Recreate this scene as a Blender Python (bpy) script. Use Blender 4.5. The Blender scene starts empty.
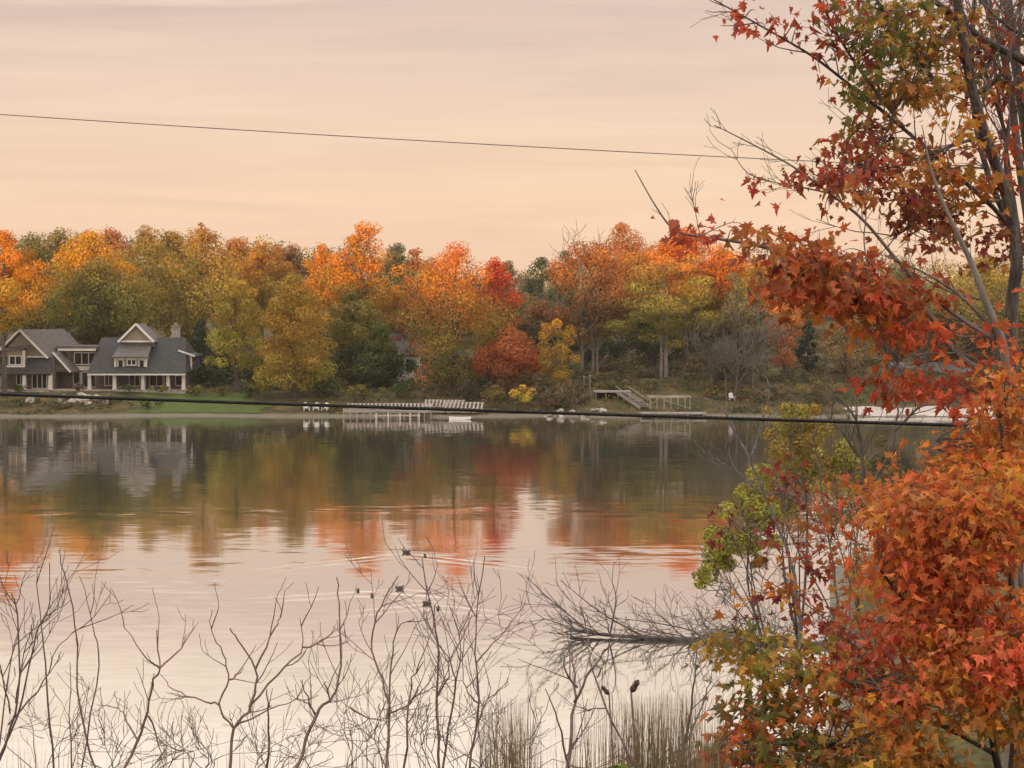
import bpy, math, random
import numpy as np
from mathutils import Vector, Matrix

S = bpy.context.scene
C = S.collection
R = math.radians
rnd = random.Random(11)
F = 1900.0                       # focal length in pixels of the 1024 px wide frame
CAM = np.array([0.0, 0.0, 12.5])
PITCH = math.atan(76 / F)
cp, sp = math.cos(PITCH), math.sin(PITCH)

def P(px, py, Y):
    """point of the place seen at a pixel, at distance Y in front of the camera"""
    a = (px - 512) / F; b = (py - 384) / F
    fwd = cp - b * sp; up = -sp - b * cp
    k = Y / fwd
    return np.array([a * k, Y, 12.5 + up * k])

# ---------------------------------------------------------------- helpers
def srgb(r, g, b):
    f = lambda c: ((c / 255 + .055) / 1.055) ** 2.4 if c > 10 else c / 3294
    return (f(r), f(g), f(b))

class MB:
    def __init__(s): s.v = []; s.f = []; s.c = []
    def add(s, vs, fs):
        o = len(s.v); s.v += [tuple(float(q) for q in v) for v in vs]; s.f += [tuple(i + o for i in f) for f in fs]
    def box(s, x0, x1, y0, y1, z0, z1):
        s.add([(x0,y0,z0),(x1,y0,z0),(x1,y1,z0),(x0,y1,z0),(x0,y0,z1),(x1,y0,z1),(x1,y1,z1),(x0,y1,z1)],
              [(0,3,2,1),(4,5,6,7),(0,1,5,4),(1,2,6,5),(2,3,7,6),(3,0,4,7)])
    def slab(s, quad, th):
        q = [np.array(p, float) for p in quad]
        n = np.cross(q[1] - q[0], q[2] - q[0]); n /= np.linalg.norm(n)
        if n[2] > 0: n = -n
        k = len(q); v = q + [p + n * th for p in q]
        s.add(v, [tuple(range(k)), tuple(range(2*k-1, k-1, -1))] + [(i, i+k, (i+1) % k + k, (i+1) % k) for i in range(k)])
    def prism(s, poly, off):
        """polygon extruded along the vector off"""
        q = [np.array(p, float) for p in poly]; o = np.array(off, float); k = len(q)
        s.add(q + [p + o for p in q], [tuple(range(k)), tuple(range(2*k-1, k-1, -1))] + [(i, (i+1) % k, (i+1) % k + k, i+k) for i in range(k)])
    def bar(s, a, b, w, h=None):
        a = np.array(a, float); b = np.array(b, float); h = h or w
        d = b - a; d /= np.linalg.norm(d)
        u = np.cross(d, (0,0,1)); u = u / np.linalg.norm(u) if np.linalg.norm(u) > 1e-4 else np.array([1.,0,0])
        v = np.cross(u, d)
        c = [(-1,-1),(1,-1),(1,1),(-1,1)]
        s.add([a + u*w/2*i + v*h/2*j for i, j in c] + [b + u*w/2*i + v*h/2*j for i, j in c],
              [(0,1,2,3),(7,6,5,4),(0,4,5,1),(1,5,6,2),(2,6,7,3),(3,7,4,0)])
    def tube(s, pts, rad, n=5, cap=True):
        pts = [np.array(p, float) for p in pts]; k = len(pts)
        if k < 2: return
        ref = np.array([.31, .87, .2]); vs = []
        for i, p in enumerate(pts):
            d = pts[min(i+1, k-1)] - pts[max(i-1, 0)]; L = np.linalg.norm(d); d = d / L if L > 1e-9 else np.array([0,0,1.])
            u = np.cross(d, ref)
            if np.linalg.norm(u) < .05: u = np.cross(d, (1., 0, 0))
            u /= np.linalg.norm(u); w = np.cross(d, u)
            r = rad[i] if hasattr(rad, '__len__') else rad
            for j in range(n):
                t = 2 * math.pi * j / n; vs.append(p + (u * math.cos(t) + w * math.sin(t)) * r)
        fs = [(i*n+j, i*n+(j+1) % n, (i+1)*n+(j+1) % n, (i+1)*n+j) for i in range(k-1) for j in range(n)]
        if cap: fs += [tuple(range(n-1, -1, -1)), tuple(range((k-1)*n, k*n))]
        s.add(vs, fs)
    def build(s, name, mat, parent=None, origin=None, smooth=False, cols=None):
        o = np.array(origin if origin is not None else (0, 0, 0), float)
        me = bpy.data.meshes.new(name)
        me.from_pydata([tuple(np.array(v) - o) for v in s.v], [], s.f)
        if smooth: me.polygons.foreach_set('use_smooth', [True] * len(me.polygons))
        me.materials.append(mat); me.update()
        ob = bpy.data.objects.new(name, me); C.objects.link(ob)
        if parent is not None: ob.parent = parent
        elif origin is not None: ob.location = o
        return ob

def quads_mesh(name, V, col, mat, parent=None, k=4):
    """V: (n,k,3) polygons with their own corners, col: (n,3)"""
    n = len(V); me = bpy.data.meshes.new(name)
    me.vertices.add(n * k); me.vertices.foreach_set('co', np.ascontiguousarray(V, dtype=np.float32).ravel())
    me.loops.add(n * k); me.loops.foreach_set('vertex_index', np.arange(n * k, dtype=np.int32))
    me.polygons.add(n); me.polygons.foreach_set('loop_start', np.arange(0, n * k, k, dtype=np.int32))
    me.polygons.foreach_set('loop_total', np.full(n, k, dtype=np.int32))
    me.update(calc_edges=True)
    a = me.color_attributes.new('Col', 'FLOAT_COLOR', 'POINT')
    c = np.ones((n, k, 4), dtype=np.float32); c[:, :, :3] = np.clip(col, .004, .95)[:, None, :]
    a.data.foreach_set('color', c.ravel())
    me.materials.append(mat)
    ob = bpy.data.objects.new(name, me); C.objects.link(ob)
    if parent is not None: ob.parent = parent
    return ob

def thing(name, label, cat, loc, group=None):
    o = bpy.data.objects.new(name, None); o.empty_display_size = .3; C.objects.link(o)
    o.location = [float(q) for q in loc]; return tag(o, label, cat, group)
def tag(o, label, cat, group=None):
    o['label'] = label; o['category'] = cat
    if group: o['group'] = group
    return o
def setting(o, kind='structure'):
    o['kind'] = kind; return o
def copy_thing(root, loc, label=None, rz=None, scale=None):
    r = root.copy(); C.objects.link(r); r.location = loc
    if label: r['label'] = label
    if rz is not None: r.rotation_euler.z = rz
    if scale: r.scale = (scale,) * 3
    for ch in list(root.children):
        c = ch.copy(); C.objects.link(c); c.parent = r
        for g in list(ch.children):
            d = g.copy(); C.objects.link(d); d.parent = c
    return r

# ---------------------------------------------------------------- materials
def new_mat(name):
    m = bpy.data.materials.new(name); m.use_nodes = True; t = m.node_tree
    for n in list(t.nodes): t.nodes.remove(n)
    out = t.nodes.new('ShaderNodeOutputMaterial'); return m, t, out
def noise_mat(name, c1, c2, scale=4.0, rough=.8, stretch=(1,1,1), bump=0.0, detail=4, spec=.2, bscale=None):
    m, t, out = new_mat(name); N = t.nodes.new; L = t.links.new
    b = N('ShaderNodeBsdfPrincipled'); L(b.outputs[0], out.inputs[0])
    b.inputs['Roughness'].default_value = rough; b.inputs['Specular IOR Level'].default_value = spec
    tc = N('ShaderNodeTexCoord'); mp = N('ShaderNodeMapping'); mp.inputs['Scale'].default_value = stretch
    L(tc.outputs['Object'], mp.inputs[0])
    nz = N('ShaderNodeTexNoise'); nz.inputs['Scale'].default_value = scale; nz.inputs['Detail'].default_value = detail
    L(mp.outputs[0], nz.inputs['Vector'])
    r = N('ShaderNodeValToRGB'); r.color_ramp.elements[0].position = .3; r.color_ramp.elements[1].position = .7
    r.color_ramp.elements[0].color = (*c1, 1); r.color_ramp.elements[1].color = (*c2, 1)
    L(nz.outputs['Fac'], r.inputs[0]); L(r.outputs[0], b.inputs['Base Color'])
    if bump:
        bp = N('ShaderNodeBump'); bp.inputs['Strength'].default_value = bump; bp.inputs['Distance'].default_value = .05
        n2 = N('ShaderNodeTexNoise'); n2.inputs['Scale'].default_value = bscale or scale * 3; L(mp.outputs[0], n2.inputs['Vector'])
        L(n2.outputs['Fac'], bp.inputs['Height']); L(bp.outputs[0], b.inputs['Normal'])
    return m
def leaf_mat(name, trans=.3, rough=.6, vein=False):
    m, t, out = new_mat(name); N = t.nodes.new; L = t.links.new
    at = N('ShaderNodeAttribute'); at.attribute_name = 'Col'
    tc = N('ShaderNodeTexCoord'); nz = N('ShaderNodeTexNoise'); nz.inputs['Scale'].default_value = 25 if vein else 1.5; nz.inputs['Detail'].default_value = 3
    L(tc.outputs['Object'], nz.inputs['Vector'])
    mr = N('ShaderNodeMapRange'); mr.inputs[1].default_value = .3; mr.inputs[2].default_value = .7
    mr.inputs[3].default_value = .75; mr.inputs[4].default_value = 1.2; L(nz.outputs['Fac'], mr.inputs[0])
    mx = N('ShaderNodeVectorMath'); mx.operation = 'SCALE'; L(at.outputs['Color'], mx.inputs[0]); L(mr.outputs[0], mx.inputs['Scale'])
    b = N('ShaderNodeBsdfPrincipled'); b.inputs['Roughness'].default_value = rough; b.inputs['Specular IOR Level'].default_value = .25 if vein else .08
    L(mx.outputs[0], b.inputs['Base Color'])
    tr = N('ShaderNodeBsdfTranslucent'); L(mx.outputs[0], tr.inputs[0])
    ms = N('ShaderNodeMixShader'); ms.inputs[0].default_value = trans
    L(b.outputs[0], ms.inputs[1]); L(tr.outputs[0], ms.inputs[2]); L(ms.outputs[0], out.inputs[0])
    return m

M = {}
M['leaf'] = leaf_mat('autumn_foliage', .25, .8)
M['maple_leaf'] = leaf_mat('maple_leaf', .45, .5, True)
M['bark'] = noise_mat('bark', (.05,.04,.033), (.13,.11,.09), 3, .9, (1,1,.25), .5)
M['pale_bark'] = noise_mat('pale_bark', (.17,.155,.135), (.30,.27,.24), 6, .9, (1,1,.3), .5)
M['grey_bark'] = noise_mat('grey_bark', (.055,.048,.045), (.21,.19,.175), 16, .9, (1,1,.22), .9)
M['dark_twig'] = noise_mat('dark_twig', (.11,.078,.075), (.24,.165,.155), 20, .8, (1,1,.3), .3)
M['brown_twig'] = noise_mat('brown_twig', (.14,.095,.085), (.29,.20,.175), 15, .8, (1,1,.3), .3)
M['grey_twig'] = noise_mat('grey_twig', (.13,.115,.1), (.25,.225,.2), 15, .85, (1,1,.3), .3)
M['far_twig'] = noise_mat('far_twig', (.085,.078,.06), (.15,.135,.105), 3, .9)
M['wire'] = noise_mat('thin_wire', (.17,.125,.105), (.26,.2,.17), 2, .6)
M['reed'] = noise_mat('dry_reed', (.16,.125,.08), (.34,.27,.18), 9, .8, (1,1,.2))
M['white'] = noise_mat('white_paint', (.52,.5,.46), (.66,.63,.58), 2.5, .55, bump=.1)
M['bright_white'] = noise_mat('fresh_white_paint', (.56,.55,.52), (.7,.68,.65), 3, .5)
M['shingle'] = noise_mat('cedar_shingle', (.10,.085,.072), (.18,.155,.13), 3, .85, (.6,.6,4), .4)
M['tan_shingle'] = noise_mat('tan_shingle', (.22,.19,.135), (.32,.28,.2), 3, .85, (.6,.6,4), .4)
M['slate'] = noise_mat('slate_roof', (.028,.029,.029), (.058,.059,.057), 2.5, .8, (.7,1,3), .4)
M['brown_roof'] = noise_mat('weathered_roof', (.08,.074,.07), (.145,.133,.125), 2.5, .85, (.7,1,3), .4)
M['glass'] = noise_mat('window_glass', (.012,.013,.016), (.03,.03,.035), .6, .08, spec=.6)
M['stone'] = noise_mat('stone', (.2,.18,.155), (.45,.41,.36), 2.2, .9, bump=.6)
M['dock_wood'] = noise_mat('weathered_dock_wood', (.2,.175,.155), (.36,.325,.29), 2, .85, (.4,2,2), .3)
M['grey_wood'] = noise_mat('grey_wood', (.17,.15,.13), (.32,.285,.25), 2, .85, (.4,2,2), .3)
M['cable'] = noise_mat('black_cable', (.012,.012,.013), (.03,.028,.028), 12, .6)
M['duck'] = noise_mat('duck_plumage', (.03,.025,.022), (.1,.08,.06), 9, .7)
M['duck_wing'] = noise_mat('duck_wing', (.05,.042,.035), (.13,.11,.09), 12, .7)
M['bill'] = noise_mat('duck_bill', (.2,.14,.04), (.3,.2,.05), 9, .5)
M['seed'] = noise_mat('seed_head', (.06,.04,.03), (.13,.09,.07), 40, .9, bump=.6)
M['log'] = noise_mat('dead_wood', (.05,.043,.04), (.15,.13,.12), 5, .9, (1,.3,1), .6)
M['lawn'] = noise_mat('mown_grass', (.045,.07,.014), (.085,.115,.024), .9, .9, detail=6)
M['sand'] = noise_mat('pale_beach_sand', (.32,.285,.25), (.46,.42,.38), .5, .9, detail=6)

def ground_material():
    m, t, out = new_mat('lake_bank'); N = t.nodes.new; L = t.links.new
    b = N('ShaderNodeBsdfPrincipled'); b.inputs['Roughness'].default_value = .95; b.inputs['Specular IOR Level'].default_value = .1
    L(b.outputs[0], out.inputs[0])
    g = N('ShaderNodeTexCoord')
    n1 = N('ShaderNodeTexNoise'); n1.inputs['Scale'].default_value = .35; n1.inputs['Detail'].default_value = 8; L(g.outputs['Object'], n1.inputs['Vector'])
    n2 = N('ShaderNodeTexNoise'); n2.inputs['Scale'].default_value = 2.6; n2.inputs['Detail'].default_value = 6; L(g.outputs['Object'], n2.inputs['Vector'])
    r1 = N('ShaderNodeValToRGB'); e = r1.color_ramp.elements
    e[0].position = .32; e[0].color = (.04,.05,.02,1); e[1].position = .68; e[1].color = (.14,.10,.055,1)
    x = e.new(.5); x.color = (.08,.072,.032,1)
    L(n1.outputs['Fac'], r1.inputs[0])
    r2 = N('ShaderNodeValToRGB'); e = r2.color_ramp.elements; e[0].position = .3; e[0].color = (.5,.5,.5,1); e[1].position = .7; e[1].color = (1.25,1.2,1.1,1)
    L(n2.outputs['Fac'], r2.inputs[0])
    mx = N('ShaderNodeMix'); mx.data_type = 'RGBA'; mx.blend_type = 'MULTIPLY'; mx.inputs[0].default_value = 1
    L(r1.outputs[0], mx.inputs[6]); L(r2.outputs[0], mx.inputs[7])
    sx = N('ShaderNodeSeparateXYZ'); L(g.outputs['Object'], sx.inputs[0])
    ad = N('ShaderNodeMath'); ad.operation = 'MULTIPLY_ADD'; ad.inputs[1].default_value = .5; L(n2.outputs['Fac'], ad.inputs[0]); L(sx.outputs[2], ad.inputs[2])
    r3 = N('ShaderNodeMapRange'); r3.inputs[1].default_value = .42; r3.inputs[2].default_value = .6; L(ad.outputs[0], r3.inputs[0])
    m2 = N('ShaderNodeMix'); m2.data_type = 'RGBA'; m2.inputs[6].default_value = (.15,.135,.105,1)
    L(r3.outputs[0], m2.inputs[0]); L(mx.outputs[2], m2.inputs[7]); L(m2.outputs[2], b.inputs['Base Color'])
    return m
M['ground'] = ground_material()

# ---------------------------------------------------------------- terrain
def sstep(a, b, x):
    t = np.clip((x - a) / (b - a), 0, 1); return t * t * (3 - 2 * t)
def shore(X): return 218 + 1.0 * np.sin(X * .13) + .6 * np.sin(X * .31 + 1)
def far_h(X, Y):
    d = Y - shore(X)
    xs = [-20, -4, 0, 1.2, 3, 8, 16, 22, 40, 80, 160, 400, 900]
    left = np.interp(d, xs, [-3,-1,-.03,.30,.45,1.2,2.35,2.5,3.2,6.5,11,16,18])
    mid = np.interp(d, xs, [-3,-1,-.03,.5,.85,1.7,3.6,4.0,4.4,6.0,11,17,18])
    right = np.interp(d, xs, [-3,-1,-.03,.18,.40,1.1,3.2,4.2,6.5,10,15,20,22])
    a = sstep(4, 10, X); b = sstep(31, 37, X)
    return (left * (1 - a) + mid * a) * (1 - b) + right * b
def near_h(X, Y):
    z = 10.9 - .26 * np.maximum(Y, 0) + .12 * np.sin(X * .9 + Y * .5) + .1 * np.sin(X * .37 - Y * .8)
    rg = 26.3 + 2.2 * np.sin(X * .06 + 1) + 1.3 * np.sin(X * .17) + .8 * np.sin(X * .41 + Y * .2)  # unseen ridge behind the camera, height and waviness set to shade the lower far crowns
    k = sstep(-8, -62, Y)
    return np.maximum(z * (1 - k) + rg * k, -3)
def right_h(X, Y):
    d = X - .168 * Y - 2.5 * sstep(85, 118, Y) ** 2 * 12 - 30 * sstep(52, 40, Y) * 0
    z = np.where(d > 0, np.minimum(.28 * d, 5), d * .3)
    return np.where((Y > 20) & (Y < 150), np.maximum(z, -3), -3)
def gz(X, Y):
    X = np.asarray(X, float); Y = np.asarray(Y, float)
    return np.maximum(np.maximum(near_h(X, Y), right_h(X, Y)), far_h(X, Y))
def G(x, y): return float(gz(x, y))

def grid(name, xs, ys, mat, dz=0.0, mask=None):
    X, Y = np.meshgrid(xs, ys); Z = gz(X, Y) + dz
    nx, ny = len(xs), len(ys)
    v = np.stack([X, Y, Z], -1).reshape(-1, 3)
    f = []
    for j in range(ny - 1):
        for i in range(nx - 1):
            if mask is None or mask(X[j, i], Y[j, i]): f.append((j*nx+i, j*nx+i+1, (j+1)*nx+i+1, (j+1)*nx+i))
    me = bpy.data.meshes.new(name); me.from_pydata(v.tolist(), [], f)
    me.polygons.foreach_set('use_smooth', [True] * len(f)); me.materials.append(mat); me.update()
    o = bpy.data.objects.new(name, me); C.objects.link(o); return o
xs = np.concatenate([np.linspace(-3000, -700, 8), np.linspace(-600, -110, 30), np.arange(-100, 101, 1.5), np.linspace(110, 600, 30), np.linspace(700, 3000, 8)])
ys = np.concatenate([np.linspace(-900, -110, 14), np.arange(-100, 205, 2.5), np.arange(206, 250, .8), np.arange(252, 420, 4.0), np.linspace(430, 900, 14), np.linspace(1000, 4000, 8)])
setting(grid('ground', xs, ys, M['ground']))
lx = np.arange(-47, -24, .5); ly = np.arange(219, 233, .4)
def lawn_mask(x, y):
    x0 = -44.5 + .9 * math.sin(y * 1.3); x1 = -28.6 - .5 * max(0, y - 223) + 1.2 * math.sin(y * .9)
    return x0 < x < x1 and y > shore(x) + 1.3 + .3 * math.sin(x * 1.7)
setting(grid('lawn', lx, ly, M['lawn'], .045, lawn_mask))
bx = np.arange(37, 66, .6); by = np.arange(217, 228, .4)
setting(grid('beach', bx, by, M['sand'], .04, lambda x, y: shore(x) + .5 + .3 * math.sin(x) < y < shore(x) + 5.6 + .6 * math.sin(x * .8) and x > 39 + .8 * math.sin(y * 2)))

# ---------------------------------------------------------------- water
ducks_at = [P(406, 553, 97), P(425, 557, 95.5), P(358, 591, 83), P(372, 596, 82), P(400, 589, 84), P(427, 605, 79.5), P(439, 610, 78)]
def on_water(px, py):
    b = (py - 384) / F; t = 12.5 / (sp + b * cp); return np.array([(px - 512) / F * t, t * (cp - b * sp), 0.0])
ducks_at = [on_water(*q) for q in [(406, 553), (425, 556), (358, 591), (372, 596), (400, 589), (427, 604), (438, 609)]]
def water_material():
    m, t, out = new_mat('lake_water'); N = t.nodes.new; L = t.links.new
    def math_(op, a, b=None, c=None):
        n = N('ShaderNodeMath'); n.operation = op
        for i, q in enumerate((a, b, c)):
            if q is None: continue
            if isinstance(q, (int, float)): n.inputs[i].default_value = q
            else: L(q, n.inputs[i])
        return n.outputs[0]
    tc = N('ShaderNodeTexCoord'); sep = N('ShaderNodeSeparateXYZ'); L(tc.outputs['Object'], sep.inputs[0])
    X, Y = sep.outputs[0], sep.outputs[1]
    def noise(scale, stretch, detail=2):
        mp = N('ShaderNodeMapping'); mp.inputs['Scale'].default_value = stretch; L(tc.outputs['Object'], mp.inputs[0])
        n = N('ShaderNodeTexNoise'); n.inputs['Scale'].default_value = scale; n.inputs['Detail'].default_value = detail
        L(mp.outputs[0], n.inputs['Vector']); return n
    def rng(v, a, b, c, d):
        n = N('ShaderNodeMapRange'); n.interpolation_type = 'SMOOTHSTEP'; L(v, n.inputs[0])
        for i, q in enumerate((a, b, c, d)): n.inputs[i+1].default_value = q
        return n.outputs[0]
    rip = noise(1.6, (.45, 1.5, 1), 3); sc = N('ShaderNodeSeparateColor'); L(rip.outputs['Color'], sc.inputs[0])
    swl = noise(.35, (.4, 1.3, 1), 1); sc2 = N('ShaderNodeSeparateColor'); L(swl.outputs['Color'], sc2.inputs[0])
    # calm and breezy patches
    band = math_('MULTIPLY', rng(Y, 74, 92, 0, 1), rng(Y, 112, 135, 1, 0))
    patch = rng(noise(.05, (.35, 1.6, 1), 2).outputs['Fac'], .47, .62, 0, 1)
    streak = rng(noise(.06, (.22, 1.8, 1), 3).outputs['Fac'], .66, .70, 0, 1)
    far = rng(Y, 105, 170, 0, .022)
    amp = math_('ADD', math_('ADD', .024, far), math_('MULTIPLY', math_('MULTIPLY', band, patch), .02))
    amp = math_('ADD', amp, math_('MULTIPLY', streak, .022))
    nx = math_('MULTIPLY', math_('SUBTRACT', sc.outputs[0], .5), math_('MULTIPLY', amp, .35))
    ny = math_('MULTIPLY', math_('SUBTRACT', sc.outputs[1], .5), amp)
    ny = math_('ADD', ny, math_('MULTIPLY', math_('SUBTRACT', sc2.outputs[1], .5), .010))
    mid = noise(.95, (.33, 1.25, 1), 2); sc3 = N('ShaderNodeSeparateColor'); L(mid.outputs['Color'], sc3.inputs[0])
    ny = math_('ADD', ny, math_('MULTIPLY', math_('MULTIPLY', math_('SUBTRACT', sc3.outputs[1], .52), math_('MULTIPLY', band, patch)), .075))
    # V wakes behind the swimming ducks (they swim away from the camera)
    for (dx, dy, k, A, reach) in [(ducks_at[0][0], ducks_at[0][1], 1.15, .035, 10), (ducks_at[2][0], ducks_at[2][1], 2.1, .025, 6),
                                  (ducks_at[4][0], ducks_at[4][1], 1.9, .022, 5.5), (ducks_at[5][0], ducks_at[5][1], 1.6, .022, 4.5)]:
        u = math_('SUBTRACT', dy, Y); v = math_('ABSOLUTE', math_('SUBTRACT', X, dx))
        q = math_('SUBTRACT', u, math_('DIVIDE', v, k))                    # distance behind the wake arm
        env = math_('MULTIPLY', rng(q, -.25, 0, 0, 1), rng(q, .3, 3.2, 1, 0))
        env = math_('MULTIPLY', env, math_('MULTIPLY', rng(v, reach * .4, reach, 1, 0), rng(u, -.2, .2, 0, 1)))
        wv = math_('SINE', math_('MULTIPLY', math_('ADD', q, math_('MULTIPLY', sc3.outputs[0], .8)), 4.2))
        wv = math_('MINIMUM', math_('MULTIPLY', wv, -1), .12)              # crests lean toward the camera
        ny = math_('ADD', ny, math_('MULTIPLY', math_('MULTIPLY', wv, env), A))
    cb = N('ShaderNodeCombineXYZ'); L(nx, cb.inputs[0]); L(ny, cb.inputs[1]); cb.inputs[2].default_value = 1
    nm = N('ShaderNodeVectorMath'); nm.operation = 'NORMALIZE'; L(cb.outputs[0], nm.inputs[0])
    gl = N('ShaderNodeBsdfGlossy'); gl.inputs['Roughness'].default_value = .05; gl.inputs['Color'].default_value = (.95,.94,.93,1); L(nm.outputs[0], gl.inputs['Normal'])
    df = N('ShaderNodeBsdfDiffuse'); df.inputs['Color'].default_value = (.09,.085,.06,1)
    ms = N('ShaderNodeMixShader'); ms.inputs[0].default_value = .86
    L(df.outputs[0], ms.inputs[1]); L(gl.outputs[0], ms.inputs[2]); L(ms.outputs[0], out.inputs[0])
    return m
mb = MB(); mb.add([(-600,-5,0),(600,-5,0),(600,300,0),(-600,300,0)], [(0,1,2,3)])
setting(mb.build('lake_water', water_material()))

# ---------------------------------------------------------------- trees
PAL = dict(
    orange=(.54,.205,.02), borange=(.57,.175,.015), yorange=(.53,.25,.022), gold=(.36,.21,.035), ogold=(.32,.22,.045), olive=(.205,.17,.046),
    green=(.11,.13,.038), dgreen=(.058,.074,.032), blue=(.032,.048,.036), red=(.44,.055,.024), redbrown=(.24,.085,.045),
    brown=(.19,.12,.06), rust=(.37,.135,.04), pink=(.42,.15,.065), ygreen=(.36,.33,.055), grey=(.12,.11,.07), tan=(.28,.19,.09), yellow=(.52,.33,.04))
def pcol(s):
    if '+' in s:
        a, b = s.split('+'); return (np.array(PAL[a]) + np.array(PAL[b])) / 2
    return np.array(PAL[s])

def leaf_cloud(center_list, n, leaf, pal_fn, rg, squash=.72, spike=.06):
    """center_list: (x,y,z,r); returns quads and colours"""
    cl = np.array(center_list); w = cl[:, 3] ** 2; w /= w.sum()
    idx = rg.choice(len(cl), n, p=w)
    d = rg.normal(size=(n, 3)); d /= np.linalg.norm(d, axis=1)[:, None]
    rr = cl[idx, 3] * (.5 + .5 * rg.random(n) ** .5); sp_ = rg.random(n) < spike; rr[sp_] *= 1.25
    off = d * rr[:, None]; off[:, 2] *= squash
    p = cl[idx, :3] + off
    nr = d * .9 + rg.normal(size=(n, 3)) * .26 + np.array([0, 0, .25]); nr /= np.linalg.norm(nr, axis=1)[:, None]
    t = np.cross(nr, rg.normal(size=(n, 3))); t /= np.linalg.norm(t, axis=1)[:, None]; b = np.cross(nr, t)
    s = leaf * (.55 + .75 * rg.random(n)); a = s * (.4 + .35 * rg.random(n))
    V = np.stack([p - t * s[:, None] * .5, p - b * a[:, None] * .5 + t * s[:, None] * .1, p + t * s[:, None] * .5, p + b * a[:, None] * .5], 1)
    return V, pal_fn(p, idx)

def palette(stops, z0, z1, nl, rg, jit=.11, lj=.13):
    st = np.array([pcol(s) for s in stops]); tt = np.linspace(0, 1, len(stops))
    lob = rg.normal(size=nl) * lj
    tone = 1 + rg.normal(size=nl) * .13
    def fn(p, idx):
        t = np.clip((p[:, 2] - z0) / (z1 - z0) + lob[idx] + rg.normal(size=len(p)) * .09, 0, 1)
        c = np.stack([np.interp(t, tt, st[:, k]) for k in range(3)], 1)
        return c * tone[idx][:, None] * (1 + rg.normal(size=len(p)) * jit)[:, None]
    return fn
PROFILE = dict(
    round=lambda t: (1 - abs(2 * t - .95) ** 2.6 * .92), oval=lambda t: np.sin(math.pi * min(max(t * .9 + .09, 0), 1)) ** .7,
    cone=lambda t: .12 + .9 * (1 - t), vase=lambda t: .45 + .55 * math.sin(math.pi * min(t * .75 + .08, 1)) if t < .85 else .62,
    tier=lambda t: .5 + .5 * math.sin(math.pi * (t * .75 + .15)), column=lambda t: .75 + .25 * math.sin(math.pi * t), droop=lambda t: (1 - t ** 3 * .75) * (.8 + .2 * t))

def far_tree(name, label, px, top, bot, w, Y, stops, shape='round', n=None, leaf=None, group=None, trunk='bark', seed=0, lobes=None, trunks=1, dense=1.0, cat='tree', crownname='crown', tr=None):
    rg = np.random.default_rng(seed * 7 + 13)
    ppm = F / Y; X = (px - 512) / ppm
    gzv = G(X, Y); zt = P(px, top, Y)[2]; zb = max(P(px, bot, Y)[2], gzv + .15); rx = w / ppm / 2; ry = min(rx, 5.5)
    root = thing(name, label, cat, (X, Y, gzv - .1), group)
    H = zt - zb; nl = lobes or int(14 + H * rx * .5); cs = []
    sq = .38 if shape == 'tier' else .75
    for i in range(nl):
        t = (i + .5) / nl; pr = float(PROFILE[shape](t)); lr = rx * rg.uniform(.28, .44) * (.55 + .45 * pr) * (.8 if nl > 40 else 1)
        lr = min(lr, H * .3)
        a = i * 2.4 + rg.normal() * .5; q = rg.uniform(.72, 1.12) if i % 5 else rg.uniform(0, .5)
        q = max(pr * 1 - lr / rx * .7, 0.08) * q
        z = zb + lr * sq + t * max(H - 2 * lr * sq, .1) + rg.normal() * H * .02
        cs.append((math.cos(a) * rx * q, math.sin(a) * ry * q, z - gzv + .1, lr))
    cs.append((rg.normal() * rx * .15, 0, zt - gzv + .1 - rx * .22 * sq, rx * .22))
    leaf = leaf or (.29 if Y < 240 else .34)
    area = sum(c[3] ** 2 for c in cs) * 12.6
    n = n or int(min(max(area / leaf ** 2 * 1.15 * dense, 250), 20000))
    V, col = leaf_cloud(cs, n, leaf, palette(stops, zb - gzv, zt - gzv, len(cs), rg), rg, sq)
    quads_mesh(crownname, V, col, M['leaf'], root)
    m = MB()
    for k in range(trunks):
        ox = 0 if trunks == 1 else rg.uniform(-.35, .35) * rx
        rt = tr or max(.1, H * .016 + .05)
        tp = [(ox + rg.normal() * .04 * j, 0, z) for j, z in enumerate(np.linspace(0, (zb - gzv) + H * .8, 6))]
        m.tube(tp, np.linspace(rt * 1.25, rt * .3, 6), 7)
        for c in cs[:: max(1, len(cs) // 9)]:
            zs = max(c[2] - H * .25 - abs(c[0]) * .3, (zb - gzv) * .85); s0 = np.array([ox, 0, min(zs, tp[-1][2])])
            c_ = np.array(c[:3]); m.tube([s0, (s0 + c_) / 2 + (0, 0, -.15), c_], [rt * .4, rt * .28, rt * .1], 4)
    m.build('trunk', M[trunk], root)
    return root

def grow(m, p, d, L, r, depth, rg, spread=.65, up=.12, sides=4, kids=(2, 4), seg=5, bend=.16, minr=.0):
    p = np.array(p, float); d = np.array(d, float); d /= np.linalg.norm(d); pts = [p.copy()]
    for i in range(seg):
        d = d + rg.normal(size=3) * bend + np.array([0, 0, up]); d /= np.linalg.norm(d); p = p + d * L / seg; pts.append(p.copy())
    m.tube(pts, np.maximum(np.linspace(r, r * .45, seg + 1), minr), sides, cap=False)
    if depth > 0:
        for k in range(int(rg.integers(kids[0], kids[1] + 1))):
            i = int(rg.integers(max(1, seg // 3), seg + 1)); nd = (pts[i] - pts[i-1]); nd /= np.linalg.norm(nd)
            s = rg.normal(size=3); s -= nd * s.dot(nd); s /= np.linalg.norm(s)
            grow(m, pts[i], nd * (1 - spread * .4) + s * spread, L * rg.uniform(.5, .75), max(r * .55, minr), depth - 1, rg, spread, up, max(3, sides - 1), kids, max(3, seg - 1), bend, minr)
    return pts

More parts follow.
